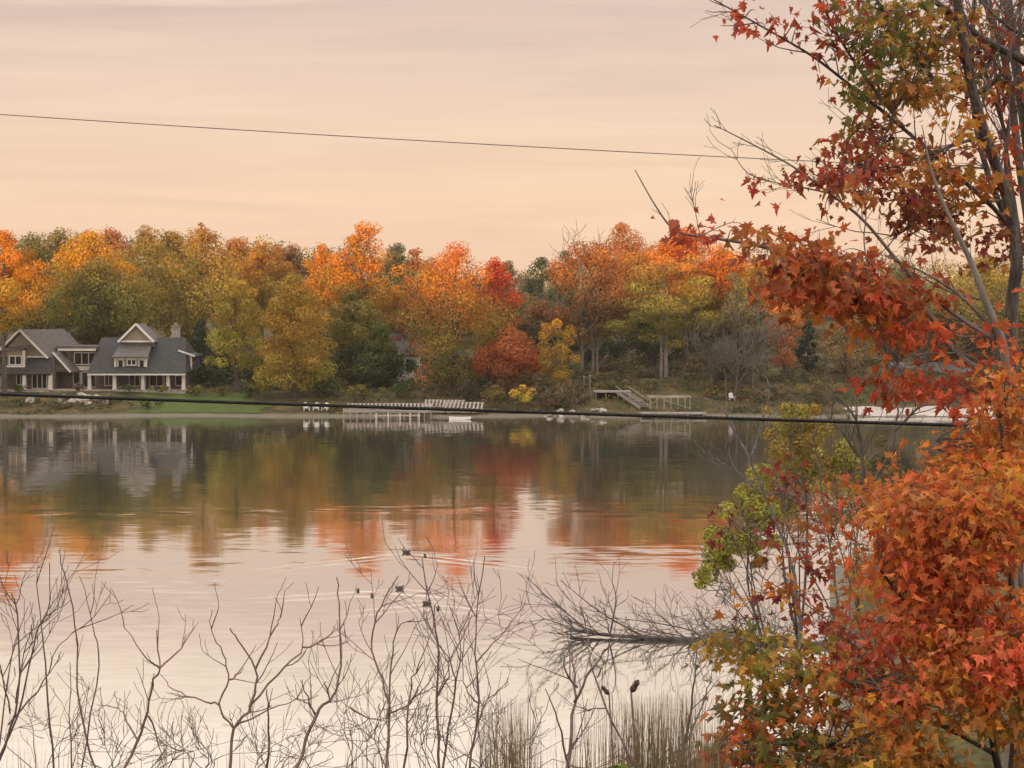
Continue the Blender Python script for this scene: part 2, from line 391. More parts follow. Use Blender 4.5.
def bare_far_tree(label, px, top, w, Y, mat='far_twig', seed=0, depth=5, minr=.022, stems=1, group=None, name='bare_tree'):
    rg = np.random.default_rng(seed + 400); X = (px - 512) * Y / F; z0 = G(X, Y); H = P(px, top, Y)[2] - z0
    root = thing(name, label, 'tree', (X, Y, z0 - .1), group); m = MB(); tw = MB()
    rt = H * .014
    tp = grow(m, (0, 0, 0), (rg.normal() * .05, 0, 1), H * .5, rt, 0, rg, bend=.05)
    for i in range(int(6 + w * .07)):
        j = int(rg.integers(2, 6)); s = rg.normal(size=3); s[2] = abs(s[2]) * .4; s /= np.linalg.norm(s)
        grow(tw, tp[j], s * np.array([w * Y / F / H * 1.6, .5, 1]) + (0, 0, .7), H * rg.uniform(.26, .36), rt * .5, depth - 2, rg, .6, .1, 4, (3, 4), 5, .14, minr)
    m.build('trunk', M[mat], root); tw.build('crown', M[mat], root)
    return root

T = far_tree
i = 0
def t(*a, **k):
    global i; i += 1
    return T(*a, seed=i, **k)
# named trees of the far shore: px, top, bottom of crown, width, distance, colours from the bottom to the top
t('maple_tree', 'blazing orange maple at the far left, overhanging the left gable of the grey shingle house', 4, 229, 336, 96, 229, ['ygreen','gold','orange','orange','borange'], 'round', dense=1.2)
t('yellow_tree', 'yellow orange tree rising right behind the left gable of the shingle house', 88, 229, 322, 104, 262, ['olive','ogold','gold','yorange','yorange'], 'round')
t('green_tree', 'broad dull green tree behind the flat roofed link of the shingle house', 98, 256, 350, 118, 252, ['green','green','green+olive','olive','ogold'], 'round', dense=1.2)
t('oak_tree', 'olive oak on the hill crest above the pointed white dormer of the shingle house', 146, 226, 330, 82, 300, ['olive','olive','olive','ogold','brown+gold'], 'round')
t('oak_tree', 'rusty topped oak with one dark red sprig, right of the house chimney', 203, 226, 385, 110, 268, ['dgreen','olive','olive','ogold','gold+rust'], 'oval')
t('red_tree', 'small dark red treetop poking above the rusty oak on the left skyline', 202, 222, 262, 26, 284, ['redbrown','redbrown','rust'], 'oval')
t('spruce_tree', 'dark bluish spruce at the right end of the shingle house', 200, 318, 392, 42, 246, ['blue','blue','dgreen'], 'cone', dense=1.3)
t('spruce_tree', 'dark spruce in the shade between the house and the drooping golden green tree', 222, 330, 396, 44, 244, ['blue','dgreen','dgreen'], 'cone', dense=1.3)
t('linden_tree', 'drooping golden green tree at the right of the lawn, left of its bigger twin', 236, 277, 374, 74, 234, ['ygreen','ygreen','ogold','ogold','ogold'], 'droop', dense=1.2)
t('linden_tree', 'big rounded golden olive tree with hanging skirts near the white lawn chairs', 294, 274, 394, 98, 229, ['ygreen','ogold','gold','gold','ogold'], 'droop', dense=1.3)
t('oak_tree', 'orange brown treetop on the skyline above the two drooping golden trees', 262, 243, 330, 80, 296, ['olive','ogold','ogold','gold+rust','orange'], 'round')
t('maple_tree', 'orange treetop left of the tallest bright orange crown', 322, 245, 325, 56, 276, ['olive','gold','orange','borange'], 'round')
t('maple_tree', 'tallest bright orange crown with olive lower half, left of centre', 362, 221, 372, 92, 258, ['green','olive','olive','ogold','orange','borange','orange'], 'oval', dense=1.2)
t('green_tree', 'dull olive green tree under the tallest bright orange crown', 352, 290, 392, 84, 244, ['dgreen','green','olive','olive'], 'round', dense=1.2)
t('cedar_tree', 'dark bluish green spreading evergreen on the bank behind the left dock', 380, 322, 396, 72, 237, ['blue','dgreen','green','green'], 'cone', dense=1.4)
t('red_tree', 'dark reddish brown tree left of the red crowned maple by the dock', 414, 247, 372, 52, 252, ['redbrown','redbrown','redbrown','rust','redbrown'], 'oval', dense=1.1)
t('maple_tree', 'large maple with flame orange crown and olive skirts behind the stacked dock sections', 454, 239, 394, 124, 232, ['olive','olive','green+olive','olive','ogold','ogold','rust','borange','borange','borange','red+borange'], 'oval', dense=1.3)
t('red_tree', 'scarlet edged treetop at the right shoulder of the flame orange maple', 494, 256, 350, 58, 240, ['rust','ogold','rust','red','red'], 'oval')
t('maple_tree', 'low round crimson maple above the yellow green waterside bush', 508, 324, 392, 80, 229, ['brown','rust+redbrown','red+rust','pink+rust','rust'], 'oval', dense=1.3)
t('birch_tree', 'slim yellow orange tree right of the low crimson maple', 558, 318, 386, 44, 227, ['gold','ogold','gold','yorange'], 'column', dense=1.3, trunk='pale_bark')
t('oak_tree', 'brownish tree behind the slim yellow orange one, on the dip of the skyline', 538, 300, 372, 70, 268, ['brown','grey','brown','rust+brown'], 'round')
t('pine_tree', 'dark green pine top in the dip of the skyline, right of the scarlet treetop', 541, 256, 345, 56, 318, ['grey','dgreen','dgreen','dgreen'], 'oval')
t('pine_tree', 'second dark pine top in the skyline dip, just left of the leafless tree', 566, 250, 345, 56, 316, ['grey','dgreen','dgreen','dgreen'], 'oval')
t('oak_tree', 'dusky brown treetop at the lowest point of the skyline', 508, 261, 350, 70, 325, ['grey','brown','grey','brown'], 'round')
bare_far_tree('leafless treetop standing above the dark pines, left of the rust tree', 573, 233, 34, 268, seed=3, minr=.03)
t('oak_tree', 'tall thin crowned rust brown tree on slender pale trunks beside the wooden stairs', 596, 240, 348, 100, 244, ['tan','brown','rust+brown','rust','rust'], 'vase', trunk='pale_bark', trunks=3, dense=.8, tr=.17)
t('oak_tree', 'reddish treetop high on the skyline above the rust brown tree', 622, 221, 290, 66, 275, ['rust','pink','rust','rust'], 'round', dense=.6)
t('maple_tree', 'flame topped maple at the right, highest red orange crown beyond the stacked dock', 686, 226, 312, 110, 254, ['gold','rust','red+borange','borange','red+borange'], 'round', dense=1.1)
t('pine_tree', 'layered yellow green tree with flat tiers on bare pale trunks above the rail frame', 662, 250, 350, 124, 238, ['dgreen+olive','olive','olive+ygreen','olive','ogold','rust','rust+orange'], 'tier', trunk='pale_bark', trunks=3, lobes=44, tr=.17, dense=1.0)
t('maple_tree', 'orange crown right of the flame topped maple, partly behind hanging red leaves', 722, 246, 320, 70, 258, ['olive','gold','orange','yorange'], 'round')
t('willow_tree', 'grey green thin leaved tree standing over the bank near the white chair', 737, 272, 398, 62, 233, ['grey','grey','olive+grey','grey','olive'], 'droop', dense=.75)
t('oak_tree', 'pinkish orange narrow tree left of the blue black spruce', 785, 292, 372, 42, 234, ['rust','pink','pink','rust'], 'column', dense=1.1)
t('spruce_tree', 'blue black spruce between the pinkish tree and the tan tree on the right bank', 808, 302, 382, 32, 240, ['blue','blue','blue'], 'cone', dense=1.5)
t('oak_tree', 'tan thin leaved tree on the right bank above the pale beach', 846, 312, 374, 64, 236, ['tan','tan','tan','ogold'], 'round', dense=.8)
t('oak_tree', 'pale orange tree on the right skyline half hidden by the hanging red branch', 800, 250, 340, 84, 282, ['olive','gold','rust','tan'], 'round')
t('green_tree', 'grey green wooded crown right of the tan tree, behind the bare branches', 905, 262, 372, 104, 262, ['grey','grey+green','olive','grey+green'], 'round')
t('green_tree', 'olive green crown at the right edge behind the maple stems', 985, 252, 380, 110, 256, ['grey','olive','olive','ogold'], 'round')
t('oak_tree', 'brownish crown between the two grey green crowns on the right', 948, 285, 375, 76, 246, ['grey','brown','olive','brown'], 'round')
# woodland behind them
back = [(-60, 236, 110, 300, ['olive','ogold','orange'], 'orange oak beyond the left edge of the picture'),
    (30, 231, 80, 306, ['olive','dgreen','olive'], 'dark olive treetop on the skyline between the orange maple and the yellow tree'),
    (58, 228, 60, 318, ['olive','brown','olive'], 'brownish treetop on the skyline directly above the yellow tree'),
    (112, 226, 64, 312, ['olive','brown','rust'], 'dusky rust treetop at the left end of the skyline row above the shingle house'),
    (172, 228, 66, 308, ['ogold','olive','gold'], 'golden treetop between the two oaks above the house chimney'),
    (236, 236, 64, 306, ['olive','ogold','rust'], 'rusty treetop directly right of the dark red sprig'),
    (292, 244, 56, 310, ['olive','brown','rust+brown'], 'brown treetop behind the rounded golden olive tree'),
    (398, 244, 54, 300, ['green','olive','grey'], 'dull green treetop right of the tallest bright orange crown'),
    (338, 262, 84, 300, ['dgreen','olive','olive'], 'dark olive tree filling the gap left of the tallest orange crown'),
    (430, 268, 80, 305, ['dgreen','brown','olive'], 'dark brown tree behind the dark reddish tree'),
    (472, 272, 80, 322, ['dgreen','grey','brown'], 'dim grey brown tree behind the flame orange maple'),
    (524, 292, 70, 300, ['grey','grey+green','brown'], 'dim grey green tree behind the low crimson maple'),
    (588, 262, 70, 312, ['dgreen','dgreen','olive'], 'dark green tree behind the rust brown tree'),
    (640, 268, 90, 305, ['dgreen','dgreen','olive'], 'dark green tree behind the layered yellow green tree'),
    (700, 274, 90, 300, ['dgreen','olive','dgreen'], 'dark tree filling the shade behind the flame topped maple'),
    (760, 256, 76, 300, ['olive','gold','yorange'], 'golden treetop on the skyline right of the orange crown'),
    (850, 268, 80, 310, ['grey','olive','tan'], 'dull tan treetop on the skyline behind the red hanging leaves'),
    (1070, 250, 120, 280, ['grey','olive','olive'], 'olive wood beyond the right edge of the picture')]
for (px, top, w, Y, st, lab) in back:
    t('woodland_tree', lab, px, top, 372, w * 1.5, Y, st, 'round', leaf=.40, dense=1.0, group='woodland trees on the far hill')
# the wooded ridge behind reads as one mass
rg = np.random.default_rng(44); cl_ = []
for k in range(230):
    Y = rg.uniform(370, 430); px = rg.uniform(-260, 1300); top = np.interp(px, [-200, 0, 60, 230, 330, 420, 500, 545, 600, 700, 800, 1000, 1300], [238, 238, 231, 232, 244, 252, 264, 263, 244, 238, 250, 256, 256]) + abs(rg.normal()) * 5
    zt = P(px, top, Y)[2]; X = (px - 512) * Y / F
    for j in range(5): r_ = rg.uniform(2.2, 3.6); cl_.append((X + rg.normal() * 2.2, Y + rg.normal() * 2, zt - r_ * .7 - j * 2.6, r_))
tint = np.array([pcol(a) for a in ('olive', 'ogold', 'brown', 'dgreen+olive', 'rust+brown', 'olive', 'grey')]); ti = np.repeat(rg.integers(0, len(tint), 230), 5)
V, c_ = leaf_cloud(cl_, 90000, .62, lambda p, i_: tint[ti[i_]] * (.85 + .3 * rg.random((len(p), 1))), rg, .75)
setting(quads_mesh('distant_woods', V, c_, M['leaf']), 'stuff')
# dark low growth under the trees
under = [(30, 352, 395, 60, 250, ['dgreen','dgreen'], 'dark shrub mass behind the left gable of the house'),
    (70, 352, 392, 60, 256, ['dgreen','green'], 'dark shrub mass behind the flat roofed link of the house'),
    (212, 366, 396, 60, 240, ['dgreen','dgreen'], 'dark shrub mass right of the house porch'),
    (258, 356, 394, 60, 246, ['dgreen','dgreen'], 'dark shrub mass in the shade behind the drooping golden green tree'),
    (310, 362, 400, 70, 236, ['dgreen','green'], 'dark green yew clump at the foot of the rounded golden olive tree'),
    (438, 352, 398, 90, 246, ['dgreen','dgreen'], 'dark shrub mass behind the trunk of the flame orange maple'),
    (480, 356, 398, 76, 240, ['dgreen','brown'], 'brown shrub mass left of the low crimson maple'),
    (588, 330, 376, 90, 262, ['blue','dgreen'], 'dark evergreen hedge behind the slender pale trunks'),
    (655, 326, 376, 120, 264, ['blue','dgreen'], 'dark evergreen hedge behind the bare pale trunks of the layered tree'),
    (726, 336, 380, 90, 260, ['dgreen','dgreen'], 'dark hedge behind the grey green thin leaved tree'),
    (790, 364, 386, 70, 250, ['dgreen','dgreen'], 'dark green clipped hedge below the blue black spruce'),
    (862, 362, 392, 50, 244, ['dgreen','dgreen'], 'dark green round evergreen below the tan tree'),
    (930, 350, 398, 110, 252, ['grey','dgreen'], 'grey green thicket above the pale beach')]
for (px, top, bot, w, Y, st, lab) in under:
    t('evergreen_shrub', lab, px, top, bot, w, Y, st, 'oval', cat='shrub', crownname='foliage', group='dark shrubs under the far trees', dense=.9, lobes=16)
bushes = [(196, 384, 398, 26, 231.5, ['green','olive'], 'low green bush at the right corner of the house porch'),
    (222, 386, 398, 30, 231, ['olive','green'], 'low olive bush on the edge of the lawn, right of the porch'),
    (250, 388, 400, 26, 230.5, ['green','dgreen'], 'low bush behind the right half of the lawn'),
    (78, 382, 391, 15, 231, ['brown','grey'], 'small brownish bush in front of the porch columns at the flat roofed link'),
    (128, 384, 391, 26, 231, ['green','green'], 'low green planting in front of the white dormer'),
    (160, 385, 392, 26, 231, ['green','olive'], 'low planting between the last two white porch columns'),
    (15, 384, 392, 34, 231, ['green','green'], 'low green planting at the left gable porch'),
    (20, 396, 412, 44, 223.5, ['dgreen','green'], 'dark bush on the bank left of the pale boulders'),
    (110, 394, 411, 32, 224.5, ['dgreen','green'], 'dark green bush on the bank right of the pale boulders'),
    (60, 402, 413, 40, 221.5, ['grey','green'], 'grey green low bush below the pale boulders'),
    (148, 396, 413, 40, 223, ['dgreen','brown'], 'brown and green bush on the bank at the left end of the lawn'),
    (330, 376, 402, 34, 230, ['dgreen','green'], 'round dark green bush right of the rounded golden olive tree'),
    (362, 384, 400, 54, 228, ['green','olive'], 'olive bank planting behind the left end of the dock'),
    (404, 380, 398, 40, 228, ['green','dgreen'], 'dark green bush behind the middle of the dock'),
    (424, 362, 392, 24, 228, ['tan','rust'], 'thin tan sapling bush left of the flame orange maple trunk'),
    (466, 378, 401, 28, 226, ['dgreen','grey'], 'dark bush right of the flame orange maple trunk'),
    (494, 384, 403, 30, 223, ['olive','brown'], 'brownish bush at the right end of the stacked dock sections'),
    (524, 384, 404, 34, 222, ['ygreen','yellow'], 'bright yellow green bush at the waterside below the crimson maple'),
    (570, 378, 409, 42, 223, ['grey','brown'], 'large grey brown bush at the waterside left of the wooden stairs'),
    (548, 388, 408, 26, 222, ['brown','grey'], 'brown bush between the yellow green one and the large grey brown one'),
    (612, 380, 394, 36, 236, ['brown','olive'], 'brown bush at the top of the wooden stairs'),
    (672, 384, 398, 60, 232, ['green','brown'], 'low green brown growth behind the rail frame'),
    (712, 388, 404, 30, 227, ['brown','olive'], 'brown bush left of the white chair'),
    (772, 384, 408, 52, 224, ['brown','grey'], 'broad brown bush on the right bank, right of the white chair'),
    (818, 380, 404, 60, 226, ['brown','olive'], 'wide brown and olive bush above the left end of the pale beach'),
    (886, 380, 404, 44, 230, ['grey','brown'], 'grey brown bush behind the pale beach'),
    (968, 376, 405, 70, 230, ['grey','green'], 'grey green bush behind the right part of the pale beach')]
for (px, top, bot, w, Y, st, lab) in bushes:
    t('shore_bush', lab, px, top, bot, w, Y, st, 'round', cat='bush', crownname='foliage', group='bushes along the far shore', leaf=.3, lobes=12, tr=.05)
for k, (px, top, w, Y, lab) in enumerate([(712, 318, 50, 229, 'leafless grey tree left of the grey green thin leaved tree'), (752, 300, 60, 230, 'leafless grey tree right of the grey green thin leaved tree'),
        (735, 330, 60, 226, 'low leafless grey tree just behind the white chair')]):
    bare_far_tree(lab, px, top, w, Y, seed=20 + k, minr=.028, group='leafless trees on the far bank')

# ---------------------------------------------------------------- the shingle house
HY = 236.0
def hx(px, Y=HY): return (px - 512) * Y / F
def hz(py, Y=HY): return P(512, py, Y)[2]
def q(px, py, Y): return (hx(px), Y, hz(py))     # measured on the house front, then given its own depth
def house_part(name, m, mat, root, parent=None):
    return m.build(name, M[mat], parent or root, root.location)
def window(root, x0, x1, y0, y1, Y, panes, name='window', proud=.0):
    f = MB(); w = .11
    X0, X1, Z0, Z1 = hx(x0), hx(x1), hz(y1), hz(y0)
    f.box(X0 - w, X0, Y - .1, Y + .05, Z0 - w, Z1 + w); f.box(X1, X1 + w, Y - .1, Y + .05, Z0 - w, Z1 + w)
    f.box(X0, X1, Y - .1, Y + .05, Z1, Z1 + w); f.box(X0, X1, Y - .13, Y + .05, Z0 - w, Z0)
    for k in range(1, panes):
        x = X0 + (X1 - X0) * k / panes; f.box(x - .05, x + .05, Y - .09, Y + .05, Z0, Z1)
    fo = house_part(name, f, 'white', root)
    g = MB()
    for k in range(panes):
        a = X0 + (X1 - X0) * k / panes; b = X0 + (X1 - X0) * (k + 1) / panes
        g.box(a + (.05 if k else 0), b - (.05 if k < panes - 1 else 0), Y - .03, Y + .02, Z0, Z1)
    house_part('pane', g, 'glass', root, fo)
def column(root, px, Y, top=373, bot=389):
    m = MB(); x = hx(px); zb, zt = hz(bot), hz(top)
    m.add([(x-.24,Y-.24,zb),(x+.24,Y-.24,zb),(x+.24,Y+.24,zb),(x-.24,Y+.24,zb),(x-.17,Y-.17,zt),(x+.17,Y-.17,zt),(x+.17,Y+.17,zt),(x-.17,Y+.17,zt)],
          [(0,3,2,1),(4,5,6,7),(0,1,5,4),(1,2,6,5),(2,3,7,6),(3,0,4,7)])
    m.box(x-.3, x+.3, Y-.3, Y+.3, zb-.02, zb+.14); m.box(x-.23, x+.23, Y-.23, Y+.23, zt-.13, zt-.001)
    house_part('column', m, 'white', root)
H = thing('shingle_house', 'sprawling grey shingle lake house with white trim, pointed gables and columned porch', 'house', (hx(100), HY, hz(391)))
zg = hz(391.5)
m = MB(); m.box(hx(95), hx(187), HY, 245, zg, hz(371)); m.prism([(hx(95.5), 234.5, hz(371)), (hx(95.5), 240, hz(339.5)), (hx(95.5), 246, hz(371))], (hx(180) - hx(95.5), 0, 0))
m.box(hx(-9), hx(56), 235.2, 243, zg, hz(358)); m.box(hx(56.2), hx(94.6), 238, 245, zg, hz(349.5))
house_part('wall', m, 'shingle', H)
m = MB(); m.box(hx(-9), hx(56.5), 232.6, 235.1, zg - .9, hz(388.6)); m.box(hx(56.7), hx(189), 232.9, 235.9, zg - .9, hz(388.6)); house_part('porch_floor', m, 'stone', H)
# main roof
m = MB(); m.slab([q(93, 372.5, 232.6), q(190.5, 372.5, 232.6), q(180, 338, 240), q(94.5, 338, 240)], .22)
m.slab([q(94.5, 338, 240), q(180, 338, 240), q(190.5, 368, 247), q(93, 368, 247)], .22)
m.slab([q(190.6, 372.5, 232.7), q(190.6, 368, 246.9), q(180.1, 338.1, 240)], .2)
roof = house_part('roof', m, 'slate', H)
m = MB(); m.box(hx(93.2), hx(190.2), 232.52, 232.64, hz(374.3), hz(372.8)); house_part('fascia', m, 'white', H)
m = MB(); m.box(hx(165), hx(172), 240.6, 242, hz(342), hz(327)); m.box(hx(162.5), hx(165), 240.7, 241.9, hz(342), hz(336.5)); ch = house_part('chimney', m, 'stone', H, roof)
m = MB(); m.box(hx(164.2), hx(172.8), 240.45, 242.15, hz(327), hz(326)); m.box(hx(167), hx(170), 241, 241.6, hz(326), hz(323.2)); house_part('chimney_cap', m, 'tan_shingle', H, roof)
# gable above the dormer
m = MB(); m.prism([q(120.5, 341, 236.6), q(151.5, 341, 236.6), q(136, 325.3, 236.6)], (0, 5, 0)); house_part('gable_face', m, 'tan_shingle', H)
m = MB(); m.box(hx(120), hx(152), 236.75, 241.5, hz(347), hz(341.2)); house_part('dormer_wall', m, 'shingle', H)
m = MB(); m.slab([q(136, 323.6, 236.1), q(153.8, 342, 236.1), q(153.8, 342, 242), q(136, 323.6, 242)], .14); m.slab([q(118.2, 342, 236.1), q(136, 323.6, 236.1), q(136, 323.6, 242), q(118.2, 342, 242)], .14); house_part('gable_roof', m, 'brown_roof', H)
m = MB(); m.bar(q(118, 342, 236.02), q(136, 324, 236.02), .12, .26); m.bar(q(154, 342, 236.03), q(136, 324, 236.03), .12, .26); m.box(hx(119.5), hx(152.5), 236.35, 236.55, hz(342.3), hz(340.6)); house_part('gable_trim', m, 'bright_white', H)
# shed dormer
m = MB(); m.slab([q(116, 356.4, 233.5), q(151.8, 356.4, 233.5), q(150.5, 345, 236.8), q(118.5, 345, 236.8)], .16); house_part('dormer_roof', m, 'brown_roof', H)
m = MB(); m.box(hx(118.2), hx(149.4), 234.1, 238.5, hz(372), hz(356.9)); house_part('dormer_bay', m, 'tan_shingle', H)
m = MB(); Yd = 234.0
for a, b in ((117.6, 119.4), (148.2, 150)): m.box(hx(a), hx(b), Yd - .1, Yd + .08, hz(370.6), hz(357.2))
m.box(hx(119.4), hx(148.2), Yd - .09, Yd + .08, hz(358.6), hz(357.2)); m.box(hx(119.4), hx(148.2), Yd - .12, Yd + .08, hz(370.8), hz(369.2)); house_part('dormer_trim', m, 'white', H)
window(H, 121.5, 126, 359.8, 368, Yd + .05, 1); window(H, 130.8, 138.5, 359.6, 364.2, Yd + .05, 2); window(H, 142.5, 146.8, 359.8, 368, Yd + .05, 1)
window(H, 105, 112, 375, 385, HY - .02, 2); window(H, 129.5, 145, 375, 385.5, HY - .02, 3); window(H, 150, 162.5, 375, 385.5, HY - .02, 2); window(H, 165, 169, 375, 387, HY - .02, 1); window(H, 176, 183, 376, 385, HY - .02, 1)
for px in (94.3, 119, 147, 172, 187.2): column(H, px, 233.3)
# balcony bump at the right end
m = MB(); m.box(hx(178.5), hx(189), 237.5, 242.5, hz(371), hz(354)); house_part('side_bay', m, 'shingle', H)
m = MB(); m.slab([q(177, 350.5, 236.8), q(194, 356.2, 236.8), q(194, 356.2, 243), q(177, 350.5, 243)], .14); house_part('side_roof', m, 'slate', H)
m = MB(); m.bar(q(177, 350.6, 236.72), q(194, 356.4, 236.72), .1, .22); m.box(hx(188.6), hx(190.4), 237.0, 237.25, hz(370), hz(355.2)); m.box(hx(179), hx(188.5), 237.1, 237.2, hz(366), hz(364.8)); house_part('side_trim', m, 'bright_white', H)
window(H, 180.5, 186.5, 357, 364, 237.45, 2)
# link with the flat roof
m = MB(); m.box(hx(53.5), hx(96), 236.9, 245.4, hz(349.4), hz(346.2)); house_part('link_roof', m, 'brown_roof', H)
m = MB(); m.box(hx(56), hx(94.4), 236.8, 236.95, hz(351), hz(348.8)); m.box(hx(68), hx(94.4), 237.75, 237.98, hz(371), hz(366.8)); house_part('link_trim', m, 'white', H)
window(H, 71.2, 92, 353.5, 364.5, 237.95, 3); window(H, 70, 76, 373, 387.5, 237.95, 1); window(H, 78.5, 84, 373, 387.5, 237.95, 1); window(H, 86.5, 91.5, 373, 387.5, 237.95, 1)
m = MB(); m.box(hx(56.5), hx(67), 237.9, 237.99, hz(370), hz(352)); house_part('link_siding', m, 'tan_shingle', H)
# left gabled wing
m = MB(); m.prism([q(-3, 356.5, 235), q(49, 356.5, 235), q(23, 331.5, 235)], (3.0, 8, 0)); house_part('gable_face', m, 'tan_shingle', H)
m = MB(); m.slab([q(23, 329.4, 234.4), q(50.6, 357.6, 234.4), (hx(78), 243.4, hz(357.6)), (hx(50), 243.4, hz(329.4))], .18)
m.slab([q(-4.6, 357.6, 234.4), q(23, 329.4, 234.4), (hx(50), 243.4, hz(329.4)), (hx(22), 243.4, hz(357.6))], .18)
m.slab([q(54, 352, 235.4), q(71.5, 371.8, 235.4), (hx(80), 238.6, hz(371.8)), (hx(62), 238.6, hz(350))], .16); house_part('gable_roof', m, 'brown_roof', H)
m = MB(); m.bar(q(-4.6, 357.6, 234.3), q(23, 329.6, 234.3), .12, .26); m.bar(q(50.8, 357.8, 234.31), q(23, 329.6, 234.31), .12, .26); m.bar(q(54, 352.2, 235.3), q(71.6, 372, 235.3), .12, .24); m.box(hx(27), hx(48), 234.8, 234.97, hz(357.3), hz(355.8)); house_part('gable_trim', m, 'bright_white', H)
m = MB(); m.prism([q(54.3, 354, 235.8), q(70, 371.6, 235.8), q(54.3, 371.6, 235.8)], (0, 2.2, 0)); house_part('gable_wing', m, 'shingle', H)
m = MB(); m.slab([q(-10, 373, 232.4), q(58, 373, 232.4), q(51, 357, 234.9), q(-4, 357, 234.9)], .2); house_part('porch_roof', m, 'slate', H)
m = MB(); m.box(hx(12.5), hx(29.5), 233.6, 236, hz(368), hz(349.2)); house_part('dormer_bay', m, 'tan_shingle', H)
m = MB(); m.slab([q(9.5, 350, 233.0), q(32.5, 346.5, 233.0), q(32.5, 345, 235.4), q(9.5, 347, 235.4)], .14); house_part('dormer_roof', m, 'brown_roof', H)
m = MB(); m.box(hx(12), hx(30), 233.4, 233.58, hz(368.2), hz(364.8)); m.box(hx(27.8), hx(30), 233.4, 233.58, hz(364.8), hz(350.2)); house_part('dormer_trim', m, 'white', H)
window(H, 15, 26, 356, 363.5, 233.56, 2); window(H, 18.5, 26, 375, 384, 235.18, 2); window(H, 34, 53, 374.5, 387.6, 235.18, 4); window(H, -4, 2, 375, 385, 235.18, 1)
for px in (3.8, 30.5, 56): column(H, px, 232.9)
# other houses half hidden in the trees
def small_house(label, px, base, eave, ridge, w, Y, wall, roofm):
    X = (px - 512) * Y / F; hw = w * Y / F / 2; z0 = G(X, Y) - .3; ze = P(512, eave, Y)[2]; zr = P(512, ridge, Y)[2]
    o = thing('lake_cottage', label, 'house', (X, Y, z0))
    m = MB(); m.box(X-hw, X+hw, Y, Y+7, z0, ze); m.prism([(X-hw+.02, Y+.02, ze), (X-hw+.02, Y+3.5, zr-.15), (X-hw+.02, Y+6.98, ze)], (2*hw-.04, 0, 0)); m.build('wall', M[wall], o, o.location)
    m = MB(); m.slab([(X-hw-.4,Y-.5,ze-.1),(X+hw+.4,Y-.5,ze-.1),(X+hw+.4,Y+3.5,zr),(X-hw-.4,Y+3.5,zr)], .18); m.slab([(X-hw-.4,Y+3.5,zr),(X+hw+.4,Y+3.5,zr),(X+hw+.4,Y+7.5,ze-.1),(X-hw-.4,Y+7.5,ze-.1)], .18); m.build('roof', M[roofm], o, o.location)
    for k in (-.55, 0, .55):
        f = MB(); x = X + k * hw; zc = ze - 1.3
        f.box(x-.65, x+.65, Y-.08, Y+.02, zc-.75, zc+.75); fo = f.build('window', M['bright_white'], o, o.location)
        g = MB(); g.box(x-.53, x+.53, Y-.1, Y-.05, zc-.63, zc+.63); g.build('pane', M['glass'], fo, o.location)
small_house('grey roofed white cottage hidden behind the dark evergreen by the dock', 399, 372, 354, 334, 40, 250, 'white', 'brown_roof')
small_house('pale cottage glimpsed between the crimson maple and the yellow orange tree', 549, 372, 344, 333, 30, 272, 'white', 'brown_roof')
small_house('long pale cottage behind the bare branches above the beach on the right', 934, 396, 376, 363, 76, 241, 'bright_white', 'brown_roof')

# ---------------------------------------------------------------- boulders
rg = np.random.default_rng(5)
def boulder(x, y, r, label, group):
    import bmesh
    bm = bmesh.new(); bmesh.ops.create_icosphere(bm, subdivisions=2, radius=1)
    ph = rg.random(6) * 6
    for v in bm.verts:
        c = v.co; k = 1 + .16 * math.sin(c.x*3+ph[0]) * math.cos(c.y*2.6+ph[1]) + .12 * math.sin(c.z*4+ph[2]+c.x*2)
        v.co = Vector((c.x*r*1.25*k, c.y*r*k, c.z*r*.72*k))
    me = bpy.data.meshes.new('boulder'); bm.to_mesh(me); bm.free(); me.materials.append(M['stone'])
    o = bpy.data.objects.new('boulder', me); C.objects.link(o); o.location = (x, y, G(x, y) + r * .25); o.rotation_euler.z = rg.random() * 6
    tag(o, label, 'boulder', group)
for k in range(26):
    px = rg.uniform(28, 112); Y = rg.uniform(224.5, 229.5)
    boulder((px - 512) * Y / F, Y, rg.uniform(.28, .62), 'pale rounded boulder in the rock bank between the shingle house and the water', 'pale boulders in the bank below the house')
for k in range(14):
    px = rg.uniform(545, 610); Y = rg.uniform(218.6, 221)
    boulder((px - 512) * Y / F, Y, rg.uniform(.2, .42), 'pale stone at the waterline between the grey brown bush and the wooden stairs', 'waterline stones left of the stairs')

# low growth and fallen leaves covering the far bank: nobody could count it
rg = np.random.default_rng(21); nU = 16000
ux = rg.uniform(-75, 80, nU); ud = 1.2 + 62 * rg.random(nU) ** 1.25; uy = shore(ux) + ud
patchy = np.sin(ux * .55 + 1.3 * np.sin(uy * .33)) + np.sin(uy * .7 + ux * .21) + rg.normal(size=nU) * .7
ok = (patchy > -.15) & ~((ux > -47) & (ux < -25) & (ud < 15)) & ~((ux < -38) & (ud > 9) & (ud < 30)) & ~((ux > 38) & (ud < 8)) & ~((ux > 9) & (ux < 24) & (ud < 11) & (rg.random(nU) < .8))
ux, uy = ux[ok], uy[ok]; uz = gz(ux, uy); hh = (.12 + .55 * rg.random(len(ux)) ** 2) * np.where((ux > 4) & (uy > 224), 2.0, 1)
cl_ = np.stack([ux, uy, uz + hh * .4, .25 + hh * .6], 1)
tint = np.array([pcol(a) for a in ('brown', 'dgreen', 'grey', 'grey', 'dgreen', 'brown', 'dgreen', 'olive')])
ti = rg.integers(0, len(tint), len(ux))
V, c_ = leaf_cloud(cl_, 120000, .29, lambda p, i_: tint[ti[i_]] * (.75 + .5 * rg.random((len(p), 1))), rg, .6)
setting(quads_mesh('undergrowth', V, c_, M['leaf']), 'stuff')

